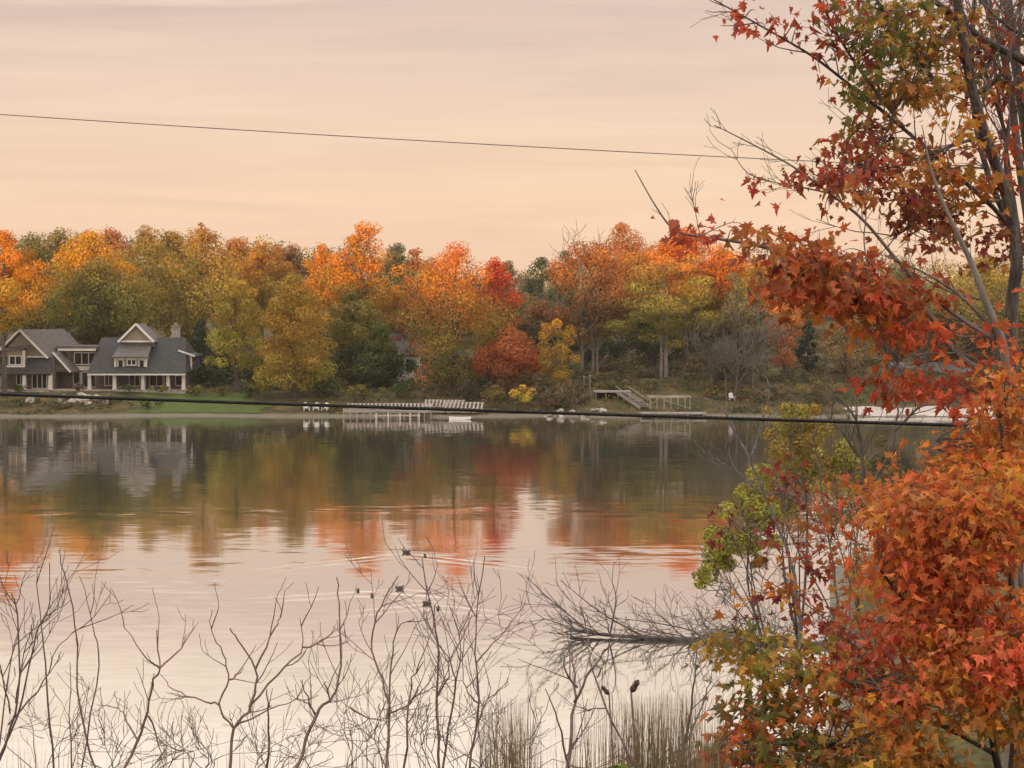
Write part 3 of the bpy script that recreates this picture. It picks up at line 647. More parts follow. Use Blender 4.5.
# ---------------------------------------------------------------- lawn chairs
def lawn_chair(label, X, Y, rz, group=None):
    o = thing('lawn_chair', label, 'chair', (X, Y, G(X, Y) + .03), group)
    m = MB()
    for k in range(5): m.bar((-.26 + .13*k, -.32, .36), (-.26 + .13*k, .25, .27), .12, .03)
    m.build('seat', M['bright_white'], o)
    m = MB()
    for k in range(5): h = (1.0, 1.08, 1.12, 1.08, 1.0)[k]; m.bar((-.26 + .13*k, .24, .24), (-.28 + .14*k, .58, h), .12, .03)
    m.build('backrest', M['bright_white'], o)
    for s in (-1, 1):
        m = MB(); m.box(s*.4-.08, s*.4+.08, -.42, .42, .56, .59); m.build('arm', M['bright_white'], o)
        m = MB(); m.box(s*.36-.05, s*.36+.05, -.36, -.28, 0, .56); m.build('leg', M['bright_white'], o)
        m = MB(); m.bar((s*.31, -.3, .33), (s*.31, .62, .0), .05, .12); m.build('leg', M['bright_white'], o)
    o.rotation_euler.z = rz; return o
for px, lab, rz in ((306, 'white slatted lawn chair at the right end of the lawn, leftmost of the three', .3), (316, 'white slatted lawn chair in the middle of the three at the waterside', -.1), (325, 'white slatted lawn chair at the right end of the three, next to the dock', -.35)):
    Y = 221.3; lawn_chair(lab, (px - 512) * Y / F, Y, rz, 'white lawn chairs by the water').scale = (.85,) * 3
Y = 225; lawn_chair('single white chair alone on the bank right of the rail frame', (732 - 512) * Y / F, Y, .15).scale = (.8,) * 3

# ---------------------------------------------------------------- docks
def wpx(px, Y): return (px - 512) * Y / F
D = thing('long_dock', 'long weathered white dock with post railing along the far shore', 'dock', (wpx(385, 216), 216, 0))
m = MB(); x0, x1 = wpx(343, 216), wpx(432, 216); m.box(x0, x1, 215.4, 217.2, .62, .76)
for k in range(24): x = x0 + (x1-x0)*(k+.5)/24; m.box(x-.18, x+.18, 215.36, 217.24, .765, .80)
m.build('deck', M['dock_wood'], D, D.location)
for k in range(14):
    x = x0 + .1 + (x1 - x0 - .2) * k / 13; m = MB(); m.tube([(x, 215.3, -1.3), (x, 215.3, 1.12 + .1 * (k % 3))], .05, 6); m.build('post', M['dock_wood'], D, D.location)
m = MB(); m.box(x0, x1, 215.2, 215.235, .98, 1.06); m.build('rail', M['dock_wood'], D, D.location)
def dock_section(label, px, Y, z, L, tilt, rz):
    o = thing('dock_section', label, 'dock section', (wpx(px, Y), Y, z), 'stacked dock sections')
    for s in (-1, 1):
        m = MB(); m.box(-L/2, L/2, s*.62-.05, s*.62+.05, -.1, .1); m.build('side_rail', M['dock_wood'], o)
    m = MB(); n = int(L / .42)
    for k in range(n): x = -L/2 + .2 + (L-.4) * k / (n-1); m.box(x-.11, x+.11, -.68, .68, .105, .14)
    m.build('slat_deck', M['dock_wood'], o)
    o.rotation_euler = (tilt, 0, rz)
dock_section('slatted white dock section tilted on edge at the right end of the stack', 464, 219.5, 1.15, 4.6, .55, -.12)
dock_section('slatted white dock section leaning in the middle of the stack', 444, 220.3, 1.35, 4.8, .6, -.16)
dock_section('slatted dock section lying flat under the tilted ones', 452, 218.4, .68, 5.8, .1, .03)
dock_section('slatted dock section leaning at the left behind the long railing', 405, 219.8, 1.1, 6.2, .35, .05)
dock_section('slatted dock section on the bank at the left end of the long dock', 368, 220.2, 1.1, 5.0, .3, .04)
Lw = thing('low_dock', 'low grey dock on short posts standing in the water before the long dock', 'dock', (wpx(395, 213.4), 213.4, 0))
m = MB(); m.box(wpx(374, 213.4), wpx(420, 213.4), 212.8, 214, .34, .46); m.build('deck', M['grey_wood'], Lw, Lw.location)
for px in (376, 388, 400, 410, 419):
    m = MB(); m.tube([(wpx(px, 213), 212.75, -1.5), (wpx(px, 213), 212.75, .72)], .05, 6); m.build('post', M['white'], Lw, Lw.location)
# small white skiff
B = thing('rowing_boat', 'small white boat afloat at the right end of the dock', 'boat', (wpx(460, 213), 213, 0)); B.scale = (.7, .7, .6)
m = MB(); rings = []
for k in range(9):
    s = -1 + 2 * k / 8; w = .62 * (1 - max(s, 0) ** 2.2 * .97) * (1 if s > -.9 else .9); zb = -.12 + .22 * max(s, 0) ** 3; zt = .42 + .12 * s * s
    rings.append([(s*1.75, -w, zt), (s*1.75, -w*.82, zb+.12), (s*1.75, 0, zb), (s*1.75, w*.82, zb+.12), (s*1.75, w, zt), (s*1.75, w*.9, zt-.01), (s*1.75, w*.72, zb+.17), (s*1.75, 0, zb+.06), (s*1.75, -w*.72, zb+.17), (s*1.75, -w*.9, zt-.01)])
vs = [v for r_ in rings for v in r_]; n = 10
m.add(vs, [(a*n+j, a*n+(j+1) % n, (a+1)*n+(j+1) % n, (a+1)*n+j) for a in range(8) for j in range(n)] + [(0,1,2,3,4,5,6,7,8,9)]); m.build('hull', M['bright_white'], B)
for x in (-.9, .1): m = MB(); m.box(x-.13, x+.13, -.5, .5, .26, .30); m.build('thwart', M['dock_wood'], B)
# landing, stairs and rail frame on the right
St = thing('wooden_stairs', 'grey wooden landing with a railed stair running down to the water', 'stairs', (wpx(620, 224), 224, G(wpx(620, 224), 224)))
zt = P(512, 391, 227)[2]; zl = P(512, 407, 220.5)[2]
m = MB(); m.box(wpx(594, 227), wpx(631, 227), 226, 229, zt - .16, zt); m.build('landing', M['dock_wood'], St, St.location)
for px in (596, 606, 618, 630):
    m = MB(); x = wpx(px, 226.2); m.box(x-.07, x+.07, 226.1, 226.24, G(x, 226.2) - .3, zt - .17); m.build('post', M['grey_wood'], St, St.location)
a0 = np.array([wpx(622, 226), 225.9, zt]); a1 = np.array([wpx(646, 220.5), 220.5, zl])
for s, nm in ((-.55, 'stringer'), (.55, 'stringer')):
    m = MB(); m.bar(a0 + (s*1.2, 0, -.12), a1 + (s*1.2, 0, -.12), .08, .28); m.build(nm, M['dock_wood'], St, St.location)
    m = MB(); m.bar(a0 + (s*1.3, 0, .6), a1 + (s*1.3, 0, .6), .06, .09); m.build('handrail', M['dock_wood'], St, St.location)
    for k in range(4):
        p = a0 + (a1 - a0) * (k + .3) / 4 + (s*1.3, 0, 0); m = MB(); m.bar(p + (0, 0, -.2), p + (0, 0, .6), .06); m.build('baluster', M['grey_wood'], St, St.location)
for k in range(11):
    p = a0 + (a1 - a0) * (k + .5) / 11; m = MB(); m.box(p[0]-.6, p[0]+.6, p[1]-.14, p[1]+.14, p[2]-.02, p[2]+.025); m.build('tread', M['dock_wood'], St, St.location)
Fr = thing('boat_lift_frame', 'pale rail frame on legs standing on the dock right of the stairs', 'boat lift', (wpx(670, 220), 220, .6))
zr = P(512, 396.6, 220)[2]; zd = P(512, 409, 220)[2]
m = MB(); m.bar((wpx(648, 220), 219.6, zr), (wpx(691, 220), 219.6, zr), .12, .22); m.bar((wpx(648, 220), 221.4, zr), (wpx(691, 220), 221.4, zr), .12, .22); m.build('top_rail', M['dock_wood'], Fr, Fr.location)
for px in (650, 657, 664, 671, 678, 685, 690):
    m = MB(); x = wpx(px, 220); m.bar((x, 219.6, zr - .1), (x, 219.6, zd), .09); m.bar((x, 219.66, zr), (x, 221.34, zr), .06); m.build('leg', M['dock_wood'], Fr, Fr.location)
m = MB(); m.bar((wpx(648, 220), 219.5, zd + .35), (wpx(660, 220), 219.5, zr - .1), .08); m.bar((wpx(664, 220), 219.5, zr - .4), (wpx(690, 220), 219.5, zd + .1), .08); m.build('brace', M['grey_wood'], Fr, Fr.location)
Pl = thing('low_platform', 'grey plank platform at the water edge under the pale rail frame', 'dock', (wpx(672, 218.5), 218.5, .3))
m = MB(); m.box(wpx(640, 218.5), wpx(706, 218.5), 217.2, 219.4, .35, .5); m.build('deck', M['grey_wood'], Pl, Pl.location)
for px in (641, 656, 672, 688, 704): m = MB(); x = wpx(px, 217.3); m.tube([(x, 217.15, -1), (x, 217.15, .6)], .07, 6); m.build('post', M['grey_wood'], Pl, Pl.location)
for px, lab in ((584, 'tall white post left of the pair by the top of the stairs'), (590, 'tall white post right of the pair by the top of the stairs')):
    Y = 231; x = wpx(px, Y); z = G(x, Y); o = thing('white_post', lab, 'post', (x, Y, z), 'white posts above the stairs')
    m = MB(); m.tube([(x, Y, z - .2), (x, Y, z + 1.5)], .06, 8); m.build('shaft', M['dock_wood'], o, o.location)
    m = MB(); m.box(x-.11, x+.11, Y-.11, Y+.11, z + 1.5, z + 1.57); m.build('cap', M['white'], o, o.location)

# ---------------------------------------------------------------- ducks
def duck(label, loc, rz, s):
    o = thing('duck', label, 'duck', (loc[0], loc[1], 0), 'ducks swimming on the lake')
    me = bpy.data.meshes.new('body')
    pts = [(0,0,.06),(.14,0,.07),(.2,0,.14),(.215,0,.20),(.255,0,.215),(-.14,0,.07),(-.24,0,.11),(-.31,0,.15)]
    ed = [(0,1),(1,2),(2,3),(3,4),(0,5),(5,6),(6,7)]
    me.from_pydata(pts, ed, []); ob = bpy.data.objects.new('body', me); C.objects.link(ob); ob.parent = o
    md = ob.modifiers.new('skin', 'SKIN'); ob.modifiers.new('sub', 'SUBSURF').levels = 1; ob.modifiers['sub'].render_levels = 1
    for v, r_ in zip(me.skin_vertices[0].data, (.125,.10,.052,.05,.042,.12,.075,.03)): v.radius = (r_, r_)
    me.skin_vertices[0].data[0].use_root = True; me.materials.append(M['duck'])
    m = MB(); m.add([(.285,-.02,.22),(.285,.02,.22),(.36,.022,.20),(.36,-.022,.20),(.285,-.02,.195),(.285,.02,.195),(.36,.022,.192),(.36,-.022,.192)], [(0,1,2,3),(7,6,5,4),(0,4,5,1),(1,5,6,2),(2,6,7,3),(3,7,4,0)]); m.build('bill', M['bill'], o)
    for sd in (-1, 1):
        m = MB(); m.add([(.1,sd*.115,.14),(.0,sd*.132,.165),(-.16,sd*.11,.16),(-.28,sd*.03,.17),(-.16,sd*.128,.1),(.02,sd*.14,.09)], [(0,1,2,3,4,5)] if sd > 0 else [(5,4,3,2,1,0)]); m.build('wing', M['duck_wing'], o)
    o.rotation_euler.z = rz; o.scale = (s * .8,) * 3
dl = ['duck farthest out, side on, ahead of the others', 'duck just right of the farthest one, swimming away', 'leftmost of the nearer ducks on the pale water', 'duck second from the left among the nearer ones',
      'duck above the nearer pair, near the twig tip', 'left duck of the nearest pair, beside the tall twig', 'nearest duck, right of the tall twig']
for k, (lab, l) in enumerate(zip(dl, ducks_at)):
    duck(lab, l, (math.pi, 1.9, 1.5, 1.7, .4, .2, 1.5)[k], (1.0, .7, .7, .7, .9, .85, .75)[k])

# ---------------------------------------------------------------- wires
def cable(name, label, pts, r, mat, lash=False):
    m = MB(); ps = []
    for a, b in zip(pts[:-1], pts[1:]):
        for k in range(40): ps.append(a + (b - a) * k / 40)
    ps.append(pts[-1])
    # smooth sag through the measured points
    P_ = np.array(ps); X = P_[:, 0]; kx = np.array([p[0] for p in pts])
    cz = np.polyfit(kx, [p[2] for p in pts], min(2, len(pts) - 1)); cy = np.polyfit(kx, [p[1] for p in pts], 1)
    P_[:, 2] = np.polyval(cz, X); P_[:, 1] = np.polyval(cy, X)
    m.tube(P_, r, 8)
    if lash:
        xx = np.linspace(X[0], X[-1], 2600); hel = []
        for k, x in enumerate(xx): hel.append((x, np.polyval(cy, x) + r * math.cos(k * .9), np.polyval(cz, x) + r * math.sin(k * .9)))
        m.tube(hel, r * .28, 4)
    return tag(m.build(name, M[mat], smooth=True), label, 'cable')
cable('overhead_wire', 'thin single overhead wire crossing the sky', [P(-500, 78, 21), P(0, 114, 21), P(380, 138, 21), P(735, 158, 21), P(1500, 188, 21)], .0052, 'wire')
cable('telephone_cable', 'thick black bundled overhead cable crossing in front of the far shore', [P(-500, 376.5, 18), P(0, 392.5, 18), P(500, 412, 18), P(1000, 427, 18), P(1500, 440, 18)], .0165, 'cable', True)

# ---------------------------------------------------------------- foreground: branches and maple leaves
def smooth_path(pts, k=5):
    p = [np.array(a, float) for a in pts]; p = [2*p[0]-p[1]] + p + [2*p[-1]-p[-2]]; out = []
    for j in range(1, len(p) - 2):
        for s in range(k):
            u = s / k; a, b, c, d = p[j-1], p[j], p[j+1], p[j+2]
            out.append(.5 * (2*b + (c-a)*u + (2*a-5*b+4*c-d)*u*u + (3*b-a-3*c+d)*u**3))
    out.append(p[-2]); return out
def px_path(lst, Y0, Y1=None, k=5):
    Y1 = Y0 if Y1 is None else Y1; n = len(lst)
    return smooth_path([P(a, b, Y0 + (Y1 - Y0) * j / (n - 1)) for j, (a, b) in enumerate(lst)], k)
_h = [(0,0),(.12,-.09),(.33,-.13),(.24,.06),(.46,.15),(.62,.38),(.29,.34),(.39,.61),(.18,.57),(.12,.78),(0,1.03)]
LEAF_R = np.array(_h); LEAF_L = LEAF_R * (-1, 1)
def maple_leaves(name, pos, dirs, nrm, size, col, parent, rg):
    """each leaf: two lobed halves folded along the midrib"""
    n = len(pos); t = dirs / np.linalg.norm(dirs, axis=1)[:, None]
    s = np.cross(t, nrm); s /= np.linalg.norm(s, axis=1)[:, None]; w = np.cross(s, t)
    fold = rg.uniform(.15, .85, n); curl = rg.uniform(-.85, .15, n); out = []
    wid = rg.uniform(.72, 1.2, n); bend = rg.normal(size=n) * .14
    for H_, sg in ((LEAF_R, 1), (LEAF_L[::-1], -1)):
        J = 1 + rg.normal(size=(n, len(H_))) * .13; J[:, 0] = J[:, -1] = 1
        x = H_[None, :, 0] * J * (size * wid)[:, None]; y = H_[None, :, 1] * J * size[:, None]; x = x + bend[:, None] * y * y / size[:, None]
        z = np.abs(H_[None, :, 0] * size[:, None]) * fold[:, None] + curl[:, None] * y * y / size[:, None]
        out.append(pos[:, None, :] + s[:, None, :] * x[..., None] + t[:, None, :] * y[..., None] + w[:, None, :] * z[..., None])
    V = np.concatenate(out, 0); c = np.concatenate([col, col * .95], 0)
    return quads_mesh(name, V, c, M['maple_leaf'], parent, k=len(_h))
LC = dict(red=(.57,.105,.05), dred=(.37,.085,.04), ored=(.68,.18,.05), orange=(.70,.28,.045), gold=(.55,.31,.05), olive=(.27,.21,.045), green=(.12,.145,.04), brown=(.47,.205,.06), yg=(.32,.31,.06), maroon=(.19,.04,.035), scar=(.78,.17,.075))
def leafy(root, branches, masses, rg, leaf=.105, twigmat='dark_twig', twr=.0042, per=(7, 12), sprig=.17, name='foliage', tw=None, twname='twig_spray', more=1.0, gap=0):
    """branches: list of point lists; masses: (px,py,rx,ry,Y0,Y1,count,[colours])"""
    B = np.array([p for b in branches for p in b]); tw = tw or MB(); pos, dr, nr, sz, cl = [], [], [], [], []
    for (mx, my, rx, ry, Y0, Y1, cnt, cols) in masses:
        for k in range(int(cnt * more + .5)):
            a = rg.uniform(0, 2*math.pi); q_ = rg.random() ** .5
            e = P(mx + math.cos(a) * rx * q_, my + math.sin(a) * ry * q_, rg.uniform(Y0, Y1))
            if gap and math.sin(e[0] * 6.3 + 1.7 * math.sin(e[2] * 5.1)) + math.sin(e[2] * 7.4 + e[0] * 2.2) < -gap: continue
            d2 = ((B - e) ** 2).sum(1) + np.where(B[:, 2] > e[2] + .1, .25, 0); j = int(d2.argmin()); s = B[j]
            L = np.linalg.norm(e - s)
            if L > .04:
                mid = (s + e) / 2 + rg.normal(size=3) * L * .12 + np.array([0, 0, L * .10]); pts = smooth_path([s, mid, e], 3)
                tw.tube(pts, np.linspace(twr * (1 + min(L, 2)), twr * .5, len(pts)), 4, cap=False)
            else: pts = [s, e]
            base = np.array(LC[cols[int(rg.integers(len(cols)))]])
            ax = rg.normal(size=3) * (1, .7, .25) + (-.25, -.2, -.3); ax /= np.linalg.norm(ax)
            for l in range(int(rg.integers(*per))):
                u = rg.random() ** .6; p0 = pts[min(int(u * (len(pts) - 1) + .5), len(pts) - 1)] if (L < .8 and rg.random() < .4) else e
                off = ax * np.clip(rg.normal(), -1.6, 1.6) * sprig * 1.35 + np.clip(rg.normal(size=3), -1.6, 1.6) * sprig * np.array([.5, .55, .3]); p = p0 + off
                pos.append(p); v = off / (np.linalg.norm(off) + 1e-6) * .7 + rg.normal(size=3) * .5 + np.array([0, 0, -.55]); dr.append(v)
                nr.append(rg.normal(size=3) * .8 + np.array([0, -.35, 1.1])); sz.append(leaf * rg.uniform(.45, 1.35))
                alt = np.array(LC[cols[int(rg.integers(len(cols)))]]); mixf = rg.uniform(0, .7)
                cl.append((base * (1 - mixf) + alt * mixf) * rg.uniform(.7, 1.25))
    tw.build(twname, M[twigmat], root, root.location)
    return maple_leaves(name, np.array(pos) - np.array(root.location), np.array(dr), np.array(nr), np.array(sz), np.array(cl), root, rg)
def side_twigs(m, path, rg, n, L, r, depth=1, plane=True, spread=.7, t0=.2, up=.08, minr=.0016):
    for k in range(n):
        j = int(len(path) * rg.uniform(t0, .98)); j = min(max(j, 1), len(path) - 1); d = path[j] - path[j-1]; d /= np.linalg.norm(d) + 1e-9
        s = rg.normal(size=3) * np.array([1, .6, 1]); s -= d * s.dot(d); s /= np.linalg.norm(s)
        grow(m, path[j], d * .95 + s * spread, L * rg.uniform(.4, 1.1), r, depth, rg, .55, up, 4, (1, 2), 4, .11, minr)

# the tall maple with several stems at the right edge
rg = np.random.default_rng(77)
bx_ = P(1014, 620, 14); rootz = G(bx_[0], 14)
A = thing('maple_tree', 'tall many stemmed maple at the right edge with sparse red, olive and orange leaves', 'tree', (bx_[0], 14, rootz - .05))
stems = []
g0 = np.array([bx_[0], 14, rootz - .1])
def stem(lst, Y0, Y1, r0, r1, base=None, mat=None, k=5):
    p = px_path(lst, Y0, Y1, k)
    if base is not None: p = smooth_path([base] + [p[0]], 4)[:-1] + p
    stems.append((p, r0, r1)); return p
stem([(1016, 560), (1011, 330), (1017, 260), (1008, 200), (985, 135), (968, 68), (957, 0), (946, -70)], 14, 13.6, .056, .028, g0)
stem([(1032, 420), (1030, 250), (1021, 176), (1005, 61), (985, 0), (970, -70)], 14.2, 14.6, .04, .02, g0 + (.12, .1, 0))
stem([(1040, 250), (1030, 160), (1010, 20), (1004, -60)], 14.4, 15, .05, .03)
stem([(1060, 92), (1024, 61), (985, 40), (934, 0), (905, -30)], 14.3, 13.4, .036, .016)
stem([(1030, 260), (1000, 215), (960, 178), (905, 130), (856, 90), (815, 58), (775, 34), (727, 7), (700, -8)], 14.1, 13.0, .020, .003)
stem([(905, 130), (860, 70), (835, 30), (815, -10)], 13.5, 13.2, .012, .007)
stem([(940, 90), (905, 40), (880, 5), (865, -20)], 13.8, 13.5, .02, .01)
stem([(957, 20), (930, 60), (900, 100), (880, 150), (870, 200)], 13.7, 13.2, .014, .005)
stem([(985, 135), (940, 150), (900, 165), (860, 175), (835, 178)], 13.8, 13, .013, .004)
stem([(1008, 200), (960, 205), (920, 222), (890, 240)], 14, 13.5, .012, .004)
stem([(1024, 0), (990, 60), (965, 100)], 14.4, 14.2, .018, .008)
stem([(975, 95), (1000, 75), (1022, 30), (1040, 0)], 13.9, 13.8, .022, .014)
stem([(1040, 200), (1012, 150), (985, 70), (955, -10)], 14.5, 14.4, .018, .009)
stem([(1020, 240), (1002, 120), (992, 40), (990, -20)], 14.5, 15, .016, .009)
stem([(1040, 130), (1000, 70), (965, 20), (940, -30)], 14.6, 14.9, .014, .008)
stem([(1030, 40), (1000, 20), (960, -20)], 14, 13.8, .014, .008)
stem([(1008, 205), (1006, 150), (1014, 90), (1020, 20), (1018, -20)], 14.2, 14.3, .018, .01)
stem([(1012, 230), (990, 180), (975, 120), (972, 60), (975, -20)], 14.1, 14.6, .025, .014)
m = MB()
for p, r0, r1 in stems: m.tube(p, np.linspace(r0, r1, len(p)), 9 if r0 > .04 else 6)
m.build('trunk', M['grey_bark'], A, A.location, smooth=True)
m = MB()
for p, r0, r1 in stems[3:]: side_twigs(m, p, rg, 9, .55, .005, 2)
for p, r0, r1 in stems[:3]: side_twigs(m, p, rg, 10, .8, .008, 2, t0=.5)
br = [p for p, a, b in stems]
leafy(A, br, [
    (880, 38, 46, 42, 13, 14.6, 26, ['olive','brown','green','olive']), (880, 52, 36, 24, 13, 14.4, 26, ['green','green','olive']), (853, 96, 14, 10, 13, 13.8, 7, ['green','olive']),
    (915, 66, 44, 34, 13, 14.6, 30, ['brown','gold','brown','olive']), (905, 22, 40, 24, 13, 14.5, 16, ['brown','olive','gold']), (950, 36, 40, 34, 13.2, 14.8, 20, ['olive','brown','maroon']),
    (900, 82, 40, 30, 13, 14.2, 20, ['brown','orange','olive']), (1010, 40, 30, 50, 13.5, 15, 22, ['maroon','green','dred']), (1005, 95, 24, 24, 13.5, 15, 8, ['maroon','red','orange']),
    (872, 135, 36, 22, 13, 14, 17, ['olive','brown','dred']), (862, 152, 34, 14, 13, 13.8, 12, ['dred','red','dred']), (850, 178, 28, 12, 13, 13.8, 14, ['dred','red','maroon']),
    (925, 168, 34, 22, 13.2, 14.4, 24, ['dred','brown','dred','orange']), (960, 182, 38, 14, 13.2, 14.2, 18, ['gold','brown','orange','dred']), (965, 128, 20, 12, 13.2, 14.2, 7, ['gold','orange']),
    (912, 205, 42, 16, 13.2, 14.4, 22, ['dred','maroon','brown']), (950, 225, 44, 20, 13.4, 14.6, 24, ['dred','brown','maroon','orange']), (1004, 165, 22, 30, 13.6, 15, 11, ['dred','red','maroon']),
    (1000, 245, 30, 24, 13.8, 15, 18, ['dred','brown','maroon']), (985, 75, 30, 30, 13.6, 15, 8, ['brown','orange','olive']),
    (748, 12, 18, 10, 13, 13.3, 3, ['dred','red']), (767, 28, 12, 7, 13, 13.3, 2, ['dred','red']), (806, 24, 10, 8, 13, 13.3, 2, ['dred','red']), (818, 40, 12, 8, 13, 13.3, 2, ['dred','maroon']),
    (820, 76, 9, 5, 13, 13.3, 1, ['dred','red']), (836, 12, 14, 10, 13, 13.4, 3, ['dred','red']), (845, 40, 12, 10, 13, 13.4, 3, ['dred','maroon'])],
    rg, .062, per=(6, 10), sprig=.11, tw=m, more=.98)

# slender leaning maple whose pale stem carries the low hanging branches
b0 = P(1008, 600, 13); A2 = thing('maple_tree', 'slender leaning maple with bare pale fork and low branches of deep red and orange leaves', 'tree', (b0[0], 13, G(b0[0], 13) - .05))
stems = []
g1 = np.array([b0[0], 13, G(b0[0], 13) - .1])
main = stem([(1014, 470), (1008, 400), (1003, 345), (985, 300), (971, 262), (958, 235), (942, 200), (930, 165), (922, 125)], 13, 12.8, .042, .003, g1)
low = stem([(1012, 440), (990, 381), (955, 353), (927, 312), (900, 297), (850, 277), (800, 258), (760, 246), (720, 239), (690, 235), (672, 228), (655, 205), (635, 170)], 13, 12.0, .026, .003)
stem([(1003, 345), (960, 318), (925, 290), (897, 260), (863, 220), (829, 193), (792, 166), (748, 142), (714, 125)], 13, 12.2, .018, .0028)
stem([(829, 193), (800, 187), (782, 184), (748, 173), (731, 149)], 12.6, 12.3, .006, .002)
stem([(1000, 338), (965, 300), (930, 276), (900, 262), (885, 255)], 13, 12.6, .013, .004)
stem([(990, 330), (950, 318), (915, 312), (890, 312)], 13, 12.8, .009, .004)
stem([(998, 336), (960, 336), (930, 326), (905, 318)], 13, 12.8, .008, .003)
stem([(985, 300), (950, 292), (920, 276), (895, 268)], 13, 12.8, .008, .003)
stem([(868, 272), (864, 240), (866, 215), (864, 190), (861, 172)], 12.4, 12.4, .0055, .002)
stem([(1006, 402), (975, 392), (948, 376), (930, 370)], 13, 12.7, .009, .003)
stem([(975, 400), (935, 384), (905, 372), (890, 366)], 12.8, 12.6, .009, .003)
stem([(955, 353), (920, 354), (900, 360), (895, 378)], 12.8, 12.5, .007, .003)
stem([(700, 236), (694, 205), (690, 190)], 12.1, 12.1, .003, .0018)
m = MB()
for p, r0, r1 in stems[:1]: m.tube(p, np.linspace(r0, r1, len(p)), 8)
m.build('trunk', M['pale_bark'], A2, A2.location, smooth=True)
m = MB()
for p, r0, r1 in stems[1:]: m.tube(p, np.linspace(r0, r1, len(p)), 7)
for kk, (p, r0, r1) in enumerate(stems): side_twigs(m, p, rg, 14 if kk in (2, 3) else 7, .17 if kk in (1, 2, 3, 8, 12) else .36, .0026, 1)
leafy(A2, [p for p, a, b in stems], [
    (690, 222, 6, 8, 12, 12.2, 1, ['red']), (678, 226, 5, 4, 12, 12.2, 1, ['dred']), (700, 234, 10, 5, 12, 12.2, 2, ['dred','red']), (718, 238, 8, 4, 12, 12.3, 1, ['dred','maroon']), (748, 236, 14, 9, 12, 12.5, 4, ['dred','red','brown']), (766, 242, 14, 6, 12, 12.6, 3, ['dred','brown']),
    (815, 230, 4, 5, 12.2, 12.6, 1, ['red','ored']), (780, 270, 22, 16, 12, 12.9, 14, ['dred','brown','maroon']), (808, 264, 34, 18, 12, 13, 30, ['brown','dred','ored']), (830, 290, 44, 18, 12, 13, 36, ['ored','brown','red','dred']), (866, 284, 40, 20, 12, 13, 30, ['dred','brown','red']),
    (895, 300, 34, 15, 12.2, 13, 24, ['dred','dred','brown','red']), (860, 308, 34, 10, 12.2, 13, 14, ['orange','brown','ored']), (884, 318, 22, 10, 12.3, 13, 12, ['orange','ored','gold']), (906, 333, 20, 9, 12.3, 13, 16, ['ored','scar','red']), (800, 300, 24, 14, 12.2, 13, 9, ['brown','dred']),
    (900, 388, 20, 12, 12.3, 13, 13, ['red','dred','ored']), (884, 392, 8, 8, 12.3, 13, 3, ['dred','red']), (948, 405, 14, 9, 12.3, 13, 6, ['red','scar']), (990, 350, 26, 30, 12.3, 13.4, 9, ['brown','red','orange']), (975, 385, 26, 14, 12.3, 13, 9, ['dred','red']),
    (758, 184, 8, 4, 12.2, 12.4, 2, ['dred','red']), (776, 178, 5, 4, 12.2, 12.4, 1, ['red']), (822, 178, 16, 10, 12.3, 12.6, 6, ['dred','maroon']), (842, 182, 18, 10, 12.3, 12.7, 6, ['dred','red']), (860, 196, 12, 10, 12.3, 12.7, 4, ['dred','brown'])],
    rg, .066, 'grey_twig', .003, (5, 10), .10, tw=m)

# the dense red orange maple at the lower right
b0 = P(1004, 768, 11.2); A3 = thing('maple_tree', 'dense red and orange young maple filling the lower right corner', 'tree', (b0[0], 11.2, G(b0[0], 11.2) - .05)); stems = []
g2 = np.array([b0[0], 11.2, G(b0[0], 11.2) - .1])
stem([(1004, 790), (995, 754), (981, 683), (947, 644), (909, 606), (880, 570)], 11.2, 10.6, .03, .007, g2)
stem([(1010, 800), (1016, 720), (1014, 640), (1010, 560), (1005, 480), (1000, 420)], 11.3, 11.6, .034, .008, g2)
stem([(1014, 640), (985, 590), (950, 530), (920, 490), (890, 480)], 11.4, 11.2, .014, .005)
stem([(1010, 560), (980, 500), (945, 465), (935, 440)], 11.5, 11.9, .012, .004)
stem([(995, 754), (950, 730), (890, 700), (840, 680)], 11.1, 10.4, .016, .005)
stem([(1000, 780), (940, 765), (860, 750), (780, 745), (740, 750)], 11.1, 10.2, .016, .004)
stem([(968, 600), (966, 560), (965, 520)], 10.6, 10.5, .006, .004)
stem([(981, 683), (1000, 660), (1020, 650)], 10.9, 10.5, .01, .005)
m = MB()
for p, r0, r1 in stems: m.tube(p, np.linspace(r0, r1, len(p)), 8)
